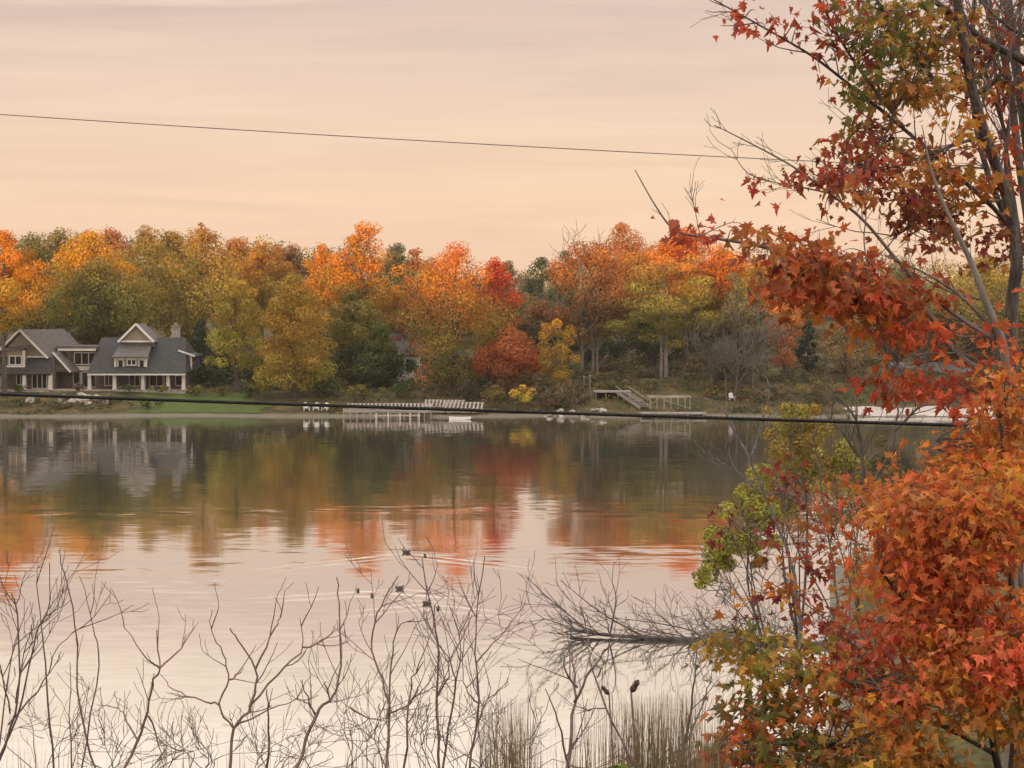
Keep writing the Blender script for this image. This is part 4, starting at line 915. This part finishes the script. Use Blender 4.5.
leafy(A3, [p for p, a, b in stems], [
    (1004, 438, 22, 24, 11, 12.4, 34, ['orange','ored','brown']), (1014, 392, 12, 26, 11, 12.4, 16, ['orange','brown','red']), (958, 462, 30, 18, 10.8, 12.2, 40, ['ored','red','brown','orange']), (994, 478, 36, 34, 10.6, 12.2, 74, ['orange','ored','gold','orange']),
    (912, 500, 20, 18, 10.6, 12, 28, ['ored','brown','orange','red']), (884, 512, 14, 8, 10.6, 12, 7, ['ored','orange','brown']), (948, 520, 38, 30, 10.4, 12, 72, ['ored','red','brown']), (998, 532, 34, 40, 10.2, 12, 68, ['ored','red','orange','brown']), (918, 556, 26, 26, 10.4, 11.8, 46, ['ored','red','orange']),
    (885, 588, 14, 14, 10.4, 11.6, 15, ['gold','orange','gold']), (868, 560, 12, 10, 10.5, 11.7, 6, ['red','ored','dred']), (965, 580, 48, 36, 10.2, 11.8, 88, ['red','ored','brown']), (1006, 600, 26, 40, 10.0, 11.6, 48, ['ored','red','dred']), (932, 624, 32, 24, 10.2, 11.6, 42, ['ored','orange','brown','red']),
    (988, 655, 38, 36, 9.8, 11.4, 56, ['ored','orange','brown']), (1014, 668, 12, 16, 9.8, 10.4, 24, ['scar','scar','red']), (896, 634, 14, 8, 10, 11.4, 7, ['red','dred','ored']), (955, 690, 42, 18, 9.8, 11.2, 32, ['orange','brown','gold','ored']),
    (988, 725, 40, 30, 9.6, 11.2, 44, ['brown','orange','olive','gold']), (905, 694, 26, 9, 9.6, 11, 13, ['ored','brown','red']), (905, 738, 44, 14, 9.6, 11, 20, ['ored','brown','gold','olive']), (848, 712, 30, 9, 9.8, 11, 11, ['ored','orange','red','olive']),
    (860, 766, 54, 10, 9.6, 10.8, 20, ['brown','olive','gold','green']), (950, 765, 60, 12, 9.6, 10.8, 32, ['olive','brown','orange']), (1005, 765, 24, 18, 9.4, 10.6, 16, ['olive','green','brown']), (860, 655, 16, 9, 10, 11.2, 6, ['dred','red','maroon'])],
    rg, .052, 'bark', .003, (13, 22), .115, tw=m, twname='trunk', more=1.08, gap=.6)

# olive and yellow sapling left of it
b0 = P(800, 768, 10.8); A4 = thing('maple_sapling', 'olive and rust leaved maple sapling between the reeds and the dense red maple', 'tree', (b0[0], 10.8, G(b0[0], 10.8) - .05)); stems = []
g3 = np.array([b0[0], 10.8, G(b0[0], 10.8) - .1])
stem([(802, 790), (795, 740), (775, 695), (752, 655), (735, 632)], 10.8, 10.6, .013, .003, g3)
stem([(806, 790), (815, 720), (812, 670), (790, 640)], 10.9, 10.8, .011, .003, g3)
stem([(804, 800), (840, 740), (858, 690), (850, 640)], 11, 11, .011, .003, g3)
stem([(798, 800), (760, 760), (735, 745), (715, 750)], 10.8, 10.4, .008, .003, g3)
m = MB()
for p, r0, r1 in stems: m.tube(p, np.linspace(r0, r1, len(p)), 6)
leafy(A4, [p for p, a, b in stems], [
    (742, 650, 32, 16, 10.2, 11.2, 18, ['olive','brown','gold','green']), (785, 668, 38, 20, 10.2, 11.2, 26, ['olive','yg','brown','gold']), (762, 704, 36, 14, 10.2, 11.2, 15, ['olive','green','brown']), (832, 684, 34, 16, 10.2, 11.2, 13, ['brown','red','olive','ored']),
    (748, 738, 30, 12, 10, 11, 12, ['ored','red','brown','orange']), (792, 752, 42, 14, 10, 11, 18, ['olive','yg','green']), (735, 760, 22, 9, 10, 11, 8, ['red','ored','brown']), (838, 748, 36, 12, 10, 11, 11, ['olive','ored','brown']), (800, 712, 26, 10, 10, 11, 8, ['ored','brown','olive'])],
    rg, .056, 'bark', .003, (6, 11), .10, tw=m, twname='trunk', more=1.1)

# dark red leaved shrub in front of the water
b0 = P(862, 720, 13.6); A5 = thing('maple_sapling', 'spindly sapling with dark wine red leaves against the bright water', 'tree', (b0[0], 13.6, G(b0[0], 13.6) - .05)); stems = []
g4 = np.array([b0[0], 13.6, G(b0[0], 13.6) - .1])
stem([(862, 760), (850, 660), (825, 600), (800, 555), (785, 520), (778, 470)], 13.6, 13.4, .014, .003, g4)
stem([(858, 720), (850, 620), (850, 560), (838, 500)], 13.6, 13.7, .012, .003, g4)
stem([(840, 630), (800, 600), (760, 575), (735, 540), (722, 520)], 13.5, 13.2, .008, .0025)
stem([(825, 600), (790, 590), (750, 600), (725, 640)], 13.5, 13.2, .005, .002)
stem([(812, 575), (770, 540), (740, 515), (718, 505)], 13.5, 13.3, .005, .002)
m = MB()
for p, r0, r1 in stems: m.tube(p, np.linspace(r0, r1, len(p)) * .7, 6); side_twigs(m, p, rg, 7, .4, .0026, 1)
leafy(A5, [p for p, a, b in stems], [
    (780, 468, 16, 12, 13, 13.8, 6, ['maroon','dred']), (794, 488, 12, 10, 13, 13.8, 5, ['maroon','dred']), (720, 525, 9, 14, 13, 13.6, 5, ['maroon','dred']), (788, 548, 36, 26, 13, 13.9, 13, ['dred','brown','maroon','orange']), (830, 545, 34, 36, 13, 13.9, 24, ['dred','brown','dred']),
    (770, 592, 34, 14, 13, 13.8, 9, ['orange','brown','dred']), (800, 615, 40, 20, 13, 13.8, 14, ['dred','maroon','red']), (852, 600, 26, 30, 13, 14, 16, ['brown','gold','red']), (840, 640, 40, 20, 13, 14, 20, ['dred','maroon','red']), (848, 500, 22, 26, 13, 14, 12, ['dred','brown','ored']), (760, 610, 10, 8, 13, 13.6, 3, ['maroon'])],
    rg, .058, 'brown_twig', .0025, (3, 6), .08, tw=m, twname='trunk')

# ---------------------------------------------------------------- shore growth on the near right bank, 60 to 75 m away
def small_leaf_tree(name, label, px, base_py, Y, blobs, mat, leaf, cols, seed, dens):
    rg = np.random.default_rng(seed); b = P(px, base_py, Y); b[2] = max(G(b[0], Y), -.4)
    o = thing(name, label, 'tree', b); m = MB(); ppm = F / Y; cs = []
    for (bxp, byp, r) in blobs:
        c = P(bxp, byp, Y + rg.uniform(-1.2, 1.2)) - b
        for _ in range(6): cs.append((*(c + rg.normal(size=3) * r / ppm * np.array([.5, .6, .5])), r / ppm * rg.uniform(.35, .6)))
        L = np.linalg.norm(c); m.tube(smooth_path([(0,0,0), c * .5 + np.array([rg.normal()*.1*L, 0, .05*L]), c], 4), np.linspace(.038, .010, 9), 5)
        for _ in range(4): grow(m, c * rg.uniform(.6, .95), rg.normal(size=3) + (0,0,.4), r / ppm * 1.3, .02, 2, rg, .6, .05, 4, (2,3), 4, .15, .009)
    n = int(dens * sum(c[3]**2 for c in cs) * 12.6 / leaf**2)
    V, col = leaf_cloud(cs, n, leaf, palette(cols, 0, 9, len(cs), rg, .25, .35), rg, .8)
    quads_mesh('crown', V, col, M['leaf'], o); m.build('trunk', M[mat], o); return o
small_leaf_tree('willow_tree', 'yellow green willow leaning over the water on the near right shore', 800, 640, 70,
    [(788, 406, 16), (800, 420, 20), (806, 440, 26), (790, 462, 26), (820, 456, 26), (772, 482, 20), (832, 480, 22), (785, 505, 20), (790, 430, 18)], 'bark', .13, ['ygreen','olive+ygreen','ygreen+olive','gold+olive'], 3, 1.7)
small_leaf_tree('willow_tree', 'bright green low willow bough hanging to the water, left of the wine red sapling', 775, 630, 66,
    [(740, 505, 22), (752, 520, 24), (735, 535, 24), (722, 552, 20), (712, 565, 18), (702, 578, 13), (752, 548, 18), (760, 500, 18)], 'bark', .12, ['ygreen+green','ygreen','ygreen+green'], 8, 2.4)
small_leaf_tree('willow_tree', 'grey olive thin shrub behind the dark edge of the red maple', 860, 620, 74,
    [(845, 470, 24), (870, 480, 24), (830, 510, 20), (860, 515, 22), (885, 460, 20)], 'bark', .13, ['dgreen+olive','grey','olive'], 14, 1.2)
def bare_near(label, paths, Y, mat, r0, seed, n, L, r, name='bare_tree', depth=2, rbase=None, cat='tree', group=None, minr=.0016, merge=True):
    """paths traced from the root up; the first point of the first path stands on the ground"""
    rg = np.random.default_rng(seed); b = P(*paths[0][0], Y); b[2] = G(b[0], Y); n = max(1, int(n * (.62 if Y < 20 else 1)))
    o = thing(name, label, cat, b - (0, 0, .05), group); m = MB(); tw = m if merge else MB()
    for k, lst in enumerate(paths):
        p = px_path(lst, Y, Y + rg.uniform(-.35, .35) * Y / 14, 4)
        # natural crookedness
        p = [a + rg.normal(size=3) * .004 * Y / 10 for a in p]
        if k == 0 or lst[0][1] >= 764: p = [np.array([p[0][0] + rg.normal()*.02, p[0][1], G(p[0][0], p[0][1]) - .08]), (p[0] + np.array([p[0][0], p[0][1], G(p[0][0], p[0][1])])) / 2] + p
        rr = r0 * (.8 if Y < 20 else 1); rr = rr if k == 0 else rr * (.62 if lst[0][1] < 764 else .85)
        m.tube(p, np.maximum(np.linspace(rr, rr * .32, len(p)), minr), 6)
        side_twigs(tw, p, rg, n if k == 0 else max(2, int(n * .7)), L, r, depth - 1, minr=minr, up=.12, t0=.25)
    m.build('stem', M[mat], o, o.location)
    if not merge: tw.build('twig', M[mat], o, o.location)
    return o
bare_near('thin leafless grey tree leaning left over the water below the thick cable', [[(800, 620), (790, 560), (765, 495), (740, 440), (722, 408), (700, 396)], [(765, 495), (735, 470), (715, 462)], [(750, 465), (760, 430), (768, 400), (766, 370)]], 62, 'grey_bark', .07, 31, 10, 1.6, .016, depth=2, minr=.008)
bare_near('leafless forked dark tree in front of the pale beach', [[(880, 560), (868, 500), (862, 460), (856, 420), (835, 395)], [(862, 460), (840, 430), (828, 418)], [(868, 490), (892, 450), (897, 410), (893, 360)], [(895, 430), (915, 410), (935, 402)]], 60, 'bark', .09, 32, 12, 1.8, .018, depth=2, minr=.008)
bare_near('leafless grey shrub right of the leaning willow', [[(838, 600), (830, 540), (820, 480), (812, 430)], [(830, 540), (850, 490), (856, 450)], [(826, 520), (800, 480), (790, 450)]], 64, 'bark', .045, 33, 8, 1.6, .016, depth=2, minr=.008)

# fallen tree in the water
rg = np.random.default_rng(91)
b0 = on_water(985, 652); Lg = thing('fallen_tree', 'dead fallen tree lying in the water with its bare crown reaching left', 'fallen tree', (b0[0], b0[1], 0))
m = MB(); lp = [on_water(x, y) + (0, 0, z) for x, y, z in [(1010, 662, .4), (960, 656, .25), (900, 652, .12), (840, 648, .06), (780, 644, .03), (720, 642, .05), (660, 640, .07), (610, 638, .1), (570, 634, .16)]]
lp = smooth_path(lp, 4); m.tube(lp, np.linspace(.2, .05, len(lp)), 9); m.build('trunk', M['log'], Lg, Lg.location, smooth=True)
m = MB()
for k in range(34):
    j = int(len(lp) * rg.uniform(.5, .99)); s = rg.normal(size=3) * (.5, .9, .5) + (-.75, 0, .14); grow(m, lp[j], s, rg.uniform(1.2, 2.8), .03, 2, rg, .6, .015, 4, (2, 4), 5, .13, .010)
for k in range(16):
    j = int(len(lp) * rg.uniform(.2, .7)); s = rg.normal(size=3) * (.7, .6, .3) + (-.3, 0, .5); grow(m, lp[j], s, rg.uniform(.8, 1.8), .035, 2, rg, .6, .02, 4, (2, 3), 5, .13, .010)
for lst in ([(590, 640), (575, 620), (545, 595), (525, 575)], [(640, 640), (600, 612), (560, 580)], [(610, 640), (616, 600), (612, 582)], [(700, 642), (690, 630), (650, 622), (610, 618)]):
    p = smooth_path([on_water(lst[0][0], lst[0][1]) + (0,0,.2)] + [P(x, y, on_water(lst[0][0], lst[0][1])[1] + .3) for x, y in lst[1:]], 4); m.tube(p, np.linspace(.04, .012, len(p)), 5); side_twigs(m, p, rg, 6, .9, .015, 1, minr=.009)
m.build('branch', M['log'], Lg, Lg.location)
def debris(label, px, py, n, seed):
    rg = np.random.default_rng(seed); b = on_water(px, py); o = thing('brush_pile', label, 'brush', b); m = MB()
    for k in range(n):
        s = rg.normal(size=3) * (1, .6, .35) + (0, 0, .25); grow(m, (rg.normal()*1.2, rg.normal()*.6, .05), s, rg.uniform(.8, 1.9), .02, 2, rg, .6, .0, 4, (2, 3), 4, .16, .009)
    m.build('branch', M['grey_twig'], o)
debris('tangle of grey dead brush where the fallen tree meets the shore', 712, 634, 30, 4)
debris('tangle of dead twigs on the fallen trunk, farther right', 775, 640, 20, 6)

# ---------------------------------------------------------------- bare shrubs at the bottom
def z8(l): return [(a / 2.695, 540 + b / 2.695) for a, b in l]
def z9(l): return [(350 + a / 2.695, 540 + b / 2.695) for a, b in l]
SH = 'leafless shrubs on the near bank'
bare_near('leafless antler branched shrub, largest of those at the lower left', [z8([(618, 620), (630, 510), (680, 440), (690, 345), (640, 270), (620, 235)]), z8([(690, 345), (740, 240), (755, 200)]), z8([(672, 450), (770, 340), (815, 290), (810, 210)]), z8([(815, 290), (880, 265), (905, 225)]),
    z8([(630, 510), (590, 440), (615, 380), (600, 305), (570, 250), (570, 185)]), z8([(590, 440), (540, 430), (470, 405), (435, 360)]), z8([(615, 380), (660, 345)]), z8([(632, 500), (700, 470), (800, 430)])], 9.2, 'brown_twig', .0115, 1, 5, .22, .0035, 'bare_shrub', cat='shrub', group=SH)
bare_near('leafless shrub with a high two pronged fork, left of the antler branched one', [z8([(335, 612), (390, 490), (410, 390), (430, 345), (420, 240)]), z8([(430, 345), (490, 290), (500, 255)]), z8([(430, 345), (400, 320), (335, 235)]), z8([(400, 470), (430, 560), (440, 612)]), z8([(370, 540), (330, 470), (318, 450)])], 9.0, 'brown_twig', .0105, 2, 5, .2, .003, 'bare_shrub', cat='shrub', group=SH)
bare_near('leafless many stemmed shrub in the lower left corner', [z8([(0, 600), (50, 420), (45, 200), (30, 140)]), z8([(-10, 612), (60, 430), (100, 250), (130, 190), (135, 60)]), z8([(20, 500), (120, 380), (150, 300), (215, 235)]), z8([(40, 440), (60, 330), (85, 230)]), z8([(30, 470), (0, 340), (-20, 280)]), z8([(145, 612), (125, 400), (115, 260), (95, 120)]), z8([(0, 560), (30, 330), (75, 180)])], 9.4, 'dark_twig', .010, 3, 9, .32, .003, 'bare_shrub', cat='shrub', depth=3, group=SH)
bare_near('two tall thin leafless whips rising from the lower left', [z8([(258, 620), (215, 450), (205, 230), (165, 60), (163, 20)]), z8([(220, 612), (265, 340), (250, 230), (220, 100)]), z8([(190, 614), (188, 330)])], 9.8, 'dark_twig', .0085, 4, 4, .26, .0028, 'bare_shrub', cat='shrub', group=SH, merge=True)
bare_near('leafless shrub with one tall slightly bent shoot, right of the antler branched one', [z8([(800, 620), (850, 470), (890, 430), (915, 370), (915, 200), (905, 100)]), z8([(890, 430), (870, 380)]), z8([(850, 470), (830, 430), (815, 380)]), z8([(720, 612), (722, 480), (718, 400)])], 9.3, 'brown_twig', .012, 5, 8, .28, .003, 'bare_shrub', cat='shrub', group=SH)
bare_near('crooked leafless shrub left of the centre bottom', [z9([(95, 612), (105, 480), (95, 400), (60, 300), (75, 200), (130, 100)]), z9([(105, 480), (110, 330), (130, 240), (180, 210)]), z9([(0, 450), (40, 480), (95, 485)]), z9([(150, 614), (160, 400), (200, 330)]), z9([(105, 470), (160, 440), (185, 400)])], 9.1, 'brown_twig', .0105, 6, 9, .28, .003, 'bare_shrub', cat='shrub', depth=3, group=SH)
bare_near('leafless shrub with the tallest straight shoot near the ducks', [z9([(240, 620), (235, 460), (240, 300), (215, 170), (190, 45)]), z9([(238, 420), (270, 350), (245, 280)]), z9([(250, 614), (280, 420), (275, 340), (245, 285)]), z9([(280, 410), (300, 300), (280, 215)])], 9.5, 'dark_twig', .0105, 7, 10, .3, .003, 'bare_shrub', cat='shrub', depth=3, group=SH)
bare_near('leafless shrub with a lone whip reaching over the pale water, centre bottom', [z9([(325, 620), (345, 430), (340, 260), (365, 40)]), z9([(342, 330), (400, 265), (440, 235)]), z9([(345, 440), (310, 400), (300, 300)]), z9([(340, 500), (380, 400)])], 9.8, 'brown_twig', .0095, 8, 9, .3, .003, 'bare_shrub', cat='shrub', depth=3, group=SH)
bare_near('dark forked leafless shrub left of the reeds', [z9([(585, 620), (605, 430), (600, 300)]), z9([(605, 440), (650, 350), (690, 290)]), z9([(612, 400), (580, 350), (575, 300)])], 8.8, 'dark_twig', .014, 9, 6, .26, .0035, 'bare_shrub', cat='shrub', group=SH)
bare_near('long thin leafless stem slanting left across the fallen tree', [z9([(770, 620), (690, 450), (650, 330), (640, 250), (620, 180)]), z9([(690, 450), (640, 455), (615, 440)]), z9([(665, 370), (690, 330)])], 9.4, 'dark_twig', .0085, 10, 4, .2, .003, 'bare_shrub', cat='shrub', group=SH, merge=True)
bare_near('short broken dead stick left of the reeds', [z9([(590, 620), (560, 490), (528, 398)])], 8.7, 'dark_twig', .0085, 11, 1, .1, .003, 'dead_stick', cat='stick', merge=True)
bare_near('grey dead stem standing among the reeds below the fallen tree', [z9([(890, 620), (915, 480), (925, 400), (938, 270)]), z9([(900, 560), (960, 420), (975, 370)])], 9.6, 'grey_twig', .012, 12, 5, .25, .003, 'dead_stick', cat='stick', merge=True)
rg = np.random.default_rng(8)
BG = 'fine grey twiggy shrubs along the bottom'
for k, (px, top) in enumerate([(45, 705), (110, 732), (165, 725), (210, 738), (260, 728), (300, 738), (350, 708), (385, 690), (430, 700), (470, 705), (505, 715)]):
    lst = [[(px + rg.normal()*6, 775), (px + rg.normal()*8, (770 + top) / 2), (px + rg.normal()*12, top)]] + [[(px + rg.normal()*14, 775), (px + rg.normal()*18, (775 + top) / 2), (px + rg.normal()*26, top + rg.uniform(-10, 40))] for _ in range(3)]
    names = ['in the left corner', 'right of the corner shrub', 'under the two pronged fork', 'left of the antler shrub foot', 'right of the antler shrub foot', 'left of the bent shoot', 'right of the bent shoot', 'left of the crooked shrub', 'beneath the crooked shrub', 'beneath the tallest straight shoot', 'beside the lone whip']
    bare_near('fine grey twiggy shrub at the bottom edge, ' + names[k], lst, 10.5 + rg.uniform(-.6, 1), 'grey_twig', .0055, 50 + k, 10, .26, .0022, 'twiggy_shrub', cat='shrub', depth=3, group=BG)
# drooping seed heads
def seed_head(label, px, py, Y, sc, tl):
    b = P(px, 768, Y); zb = G(b[0], Y); o = thing('dried_flower', label, 'dried flower', (b[0], Y, zb - .05), 'dried flower heads above the reeds'); top = P(px, py, Y)
    m = MB(); p = smooth_path([(b[0] + .12, Y, zb - .05), (b[0] + .07, Y, (zb + top[2]) / 2), top], 5); m.tube(p, np.linspace(.008, .004, len(p)), 6); m.build('stem', M['brown_twig'], o, o.location)
    m = MB(); prof = [(0, .003), (.008, .013), (.02, .017), (.038, .013), (.05, .015), (.062, .004)]
    m.tube([top + np.array([tl * z * 1.2, 0, z - .012]) * sc for z, r_ in prof], [r_ * sc for z, r_ in prof], 10); m.build('seed_head', M['seed'], o, o.location)
seed_head('larger dried round seed head on a thick stem above the reeds', 631, 690, 9.3, 1.0, .5)
seed_head('smaller dark dried seed head left of the larger one', 609, 693, 9.3, .72, -.7)

# reeds and dry grass: nobody could count them
rg = np.random.default_rng(3); V = []; col = []
tuft = [(rg.normal(655, 40), rg.uniform(9, 11.8), rg.normal() * .06) for _ in range(90)] + [(rg.normal(508, 14), rg.uniform(9, 11.5), rg.normal() * .05) for _ in range(20)] + [(rg.uniform(-10, 720), rg.uniform(9, 11.5), rg.normal() * .06) for _ in range(60)]
for (tx, tY, tl) in tuft:
    low = 0 if abs(tx - 655) < 75 else (8 if abs(tx - 508) < 30 else 48); hue = rg.uniform(.5, 1.2)
    for k in range(int(rg.integers(8, 20))):
        px = tx + rg.normal() * 7; Y = tY + rg.normal() * .12; topy = 688 + low + abs(rg.normal()) * 30 + abs(px - 672) * (.1 if low == 0 else 0)
        top = P(px, topy, Y); lean = tl + rg.normal() * .05; x0 = top[0] - lean; z0 = G(x0, Y) - .05
        w = rg.uniform(.0018, .0062); base = np.array([x0, Y, z0]); mid = base * .45 + top * .55 + (lean * -.25, 0, .03); an = rg.uniform(0, math.pi); sd = np.array([math.cos(an), math.sin(an), 0]) * w
        cc = np.array([.30, .225, .135]) * hue * rg.uniform(.55, 1.3)
        V += [[base - sd, base + sd, mid + sd * .9, mid - sd * .9]]; col += [cc]
        if rg.random() < .22:      # broken over
            e = mid + (top - mid) * .6; e2 = e + np.array([rg.choice([-1, 1]) * rg.uniform(.06, .22), rg.normal() * .05, rg.uniform(-.16, .03)]); w2 = np.array([0, .4, 1]) * w * .8
            V += [[mid - sd * .9, mid + sd * .9, e + sd * .7, e - sd * .7], [e - w2, e + w2, e2 + w2 * .2, e2 - w2 * .2]]; col += [cc, cc]
        else:
            V += [[mid - sd * .9, mid + sd * .9, top + sd * .12, top - sd * .12]]; col += [cc]
        if rg.random() < .4:   # a bent leaf blade
            s0 = base + (top - base) * rg.uniform(.55, .85); e = s0 + np.array([rg.normal() * .10, rg.normal() * .08, rg.uniform(.02, .16)]); e2 = e + np.array([(e - s0)[0] * .8, 0, -.06]); w2 = np.array([0, .3, 1]) * w * .7
            V += [[s0 - w2, e - w2, e + w2, s0 + w2], [e - w2, e2, e2 + w2 * .1, e + w2]]; col += [cc, cc]
setting(quads_mesh('reeds', np.array(V), np.array(col), M['leaf']), 'stuff')
# small green clump at the very bottom among the reeds
b = P(622, 775, 8.8); o = thing('green_plant', 'small fresh green clump at the very bottom among the dry reeds', 'plant', (b[0], 8.8, G(b[0], 8.8)))
cs = [(rg.normal()*.05, rg.normal()*.05, b[2] - G(b[0], 8.8) + rg.normal()*.03 - .02, .07) for _ in range(6)]
V, c_ = leaf_cloud(cs, 260, .05, lambda p, i_: np.tile(np.array([.16, .22, .04]), (len(p), 1)) * (1 + rg.normal(size=(len(p), 1)) * .2), rg); quads_mesh('foliage', V, c_, M['leaf'], o)
m = MB(); m.tube([(0, 0, -.05), (.01, 0, cs[0][2])], [.008, .004], 5); m.build('stem', M['reed'], o)

# ---------------------------------------------------------------- evening haze over the lake
mb = MB(); mb.box(-700, 700, -130, 520, -5, 46)
hm, ht, ho = new_mat('evening_haze'); pv = ht.nodes.new('ShaderNodeVolumePrincipled'); pv.inputs['Color'].default_value = (1, .93, .84, 1); pv.inputs['Density'].default_value = .00009; pv.inputs['Anisotropy'].default_value = 0
ht.links.new(pv.outputs[0], ho.inputs['Volume']); setting(mb.build('haze', hm), 'stuff')

# ---------------------------------------------------------------- light and sky
SUN_EL, SUN_AZ = 2.5, 14            # degrees; the sun sets behind the camera, a little to its left
az = R(180 + SUN_AZ)                # compass angle from +Y, clockwise seen from above
sd = Vector((math.sin(az) * math.cos(R(SUN_EL)), math.cos(az) * math.cos(R(SUN_EL)), math.sin(R(SUN_EL))))
L = bpy.data.lights.new('sun', 'SUN'); L.energy = 5.0; L.angle = R(.6); L.color = (1, .68, .36)
lo = bpy.data.objects.new('sun', L); C.objects.link(lo); lo.rotation_euler = sd.to_track_quat('Z', 'Y').to_euler(); lo.location = (0, -50, 80)
w = bpy.data.worlds.new('World'); S.world = w; w.use_nodes = True; nt = w.node_tree
for n in list(nt.nodes): nt.nodes.remove(n)
N = nt.nodes.new; K = nt.links.new
out = N('ShaderNodeOutputWorld'); sky = N('ShaderNodeTexSky'); sky.sky_type = 'NISHITA'; sky.sun_disc = False; sky.sun_elevation = R(SUN_EL); sky.sun_rotation = az
b1 = N('ShaderNodeBackground'); b1.inputs[1].default_value = .05; K(sky.outputs[0], b1.inputs[0])
tc = N('ShaderNodeTexCoord'); sp_ = N('ShaderNodeSeparateXYZ'); K(tc.outputs['Generated'], sp_.inputs[0])
mp = N('ShaderNodeMapping'); mp.inputs['Scale'].default_value = (1.6, 1.6, 22); K(tc.outputs['Generated'], mp.inputs[0])
nz = N('ShaderNodeTexNoise'); nz.inputs['Scale'].default_value = 1.7; nz.inputs['Detail'].default_value = 6; nz.inputs['Roughness'].default_value = .55; K(mp.outputs[0], nz.inputs['Vector'])
md = N('ShaderNodeMath'); md.operation = 'MULTIPLY_ADD'; md.inputs[1].default_value = .11; K(nz.outputs['Fac'], md.inputs[0])
mc = N('ShaderNodeMath'); mc.operation = 'ADD'; mc.inputs[1].default_value = -.055; K(sp_.outputs[2], mc.inputs[0]); K(mc.outputs[0], md.inputs[2])
rp = N('ShaderNodeValToRGB'); e = rp.color_ramp.elements
e[0].position = 0; e[0].color = (.84,.595,.435,1); e[1].position = 1; e[1].color = (2.6,2.4,2.2,1)
for p_, c_ in ((.04, (.83,.585,.44)), (.10, (.78,.555,.455)), (.16, (.655,.46,.395)), (.178, (.88,.68,.54)), (.20, (1.08,.86,.69)), (.25, (1.28,1.06,.88)), (.45, (1.5,1.3,1.18))):
    x = e.new(p_); x.color = (*c_, 1)
K(md.outputs[0], rp.inputs[0])
mp2 = N('ShaderNodeMapping'); mp2.inputs['Scale'].default_value = (3.2, 3.2, 46); mp2.inputs['Rotation'].default_value = (0, .04, 0); K(tc.outputs['Generated'], mp2.inputs[0])
n3 = N('ShaderNodeTexNoise'); n3.inputs['Scale'].default_value = 1.6; n3.inputs['Detail'].default_value = 7; n3.inputs['Roughness'].default_value = .6; n3.inputs['Distortion'].default_value = .5; K(mp2.outputs[0], n3.inputs['Vector'])
r4 = N('ShaderNodeValToRGB'); q_ = r4.color_ramp.elements; q_[0].position = .32; q_[0].color = (.925,.91,.93,1); q_[1].position = .66; q_[1].color = (1.035,1.04,1.045,1); K(n3.outputs['Fac'], r4.inputs[0])
mu = N('ShaderNodeMix'); mu.data_type = 'RGBA'; mu.blend_type = 'MULTIPLY'; mu.inputs[0].default_value = 1; K(rp.outputs[0], mu.inputs[6]); K(r4.outputs[0], mu.inputs[7])
b2 = N('ShaderNodeBackground'); b2.inputs[1].default_value = .97; K(mu.outputs[2], b2.inputs[0])
ad = N('ShaderNodeAddShader'); K(b1.outputs[0], ad.inputs[0]); K(b2.outputs[0], ad.inputs[1]); K(ad.outputs[0], out.inputs[0])

# ---------------------------------------------------------------- camera and render
cd = bpy.data.cameras.new('camera'); cd.sensor_width = 36; cd.lens = F * 36 / 1024; cd.clip_start = .1; cd.clip_end = 8000
co = bpy.data.objects.new('camera', cd); C.objects.link(co); co.location = tuple(CAM); co.rotation_euler = (math.pi / 2 - PITCH, 0, 0); S.camera = co
S.render.engine = 'CYCLES'; cy = S.cycles
cy.max_bounces = 5; cy.volume_bounces = 0; cy.diffuse_bounces = 2; cy.glossy_bounces = 2; cy.transmission_bounces = 2; cy.transparent_max_bounces = 4; cy.use_denoising = True
vs_ = S.view_settings; S.display_settings.display_device = 'sRGB'; vs_.view_transform = 'Standard'; vs_.look = 'None'; vs_.exposure = 0; vs_.gamma = 1
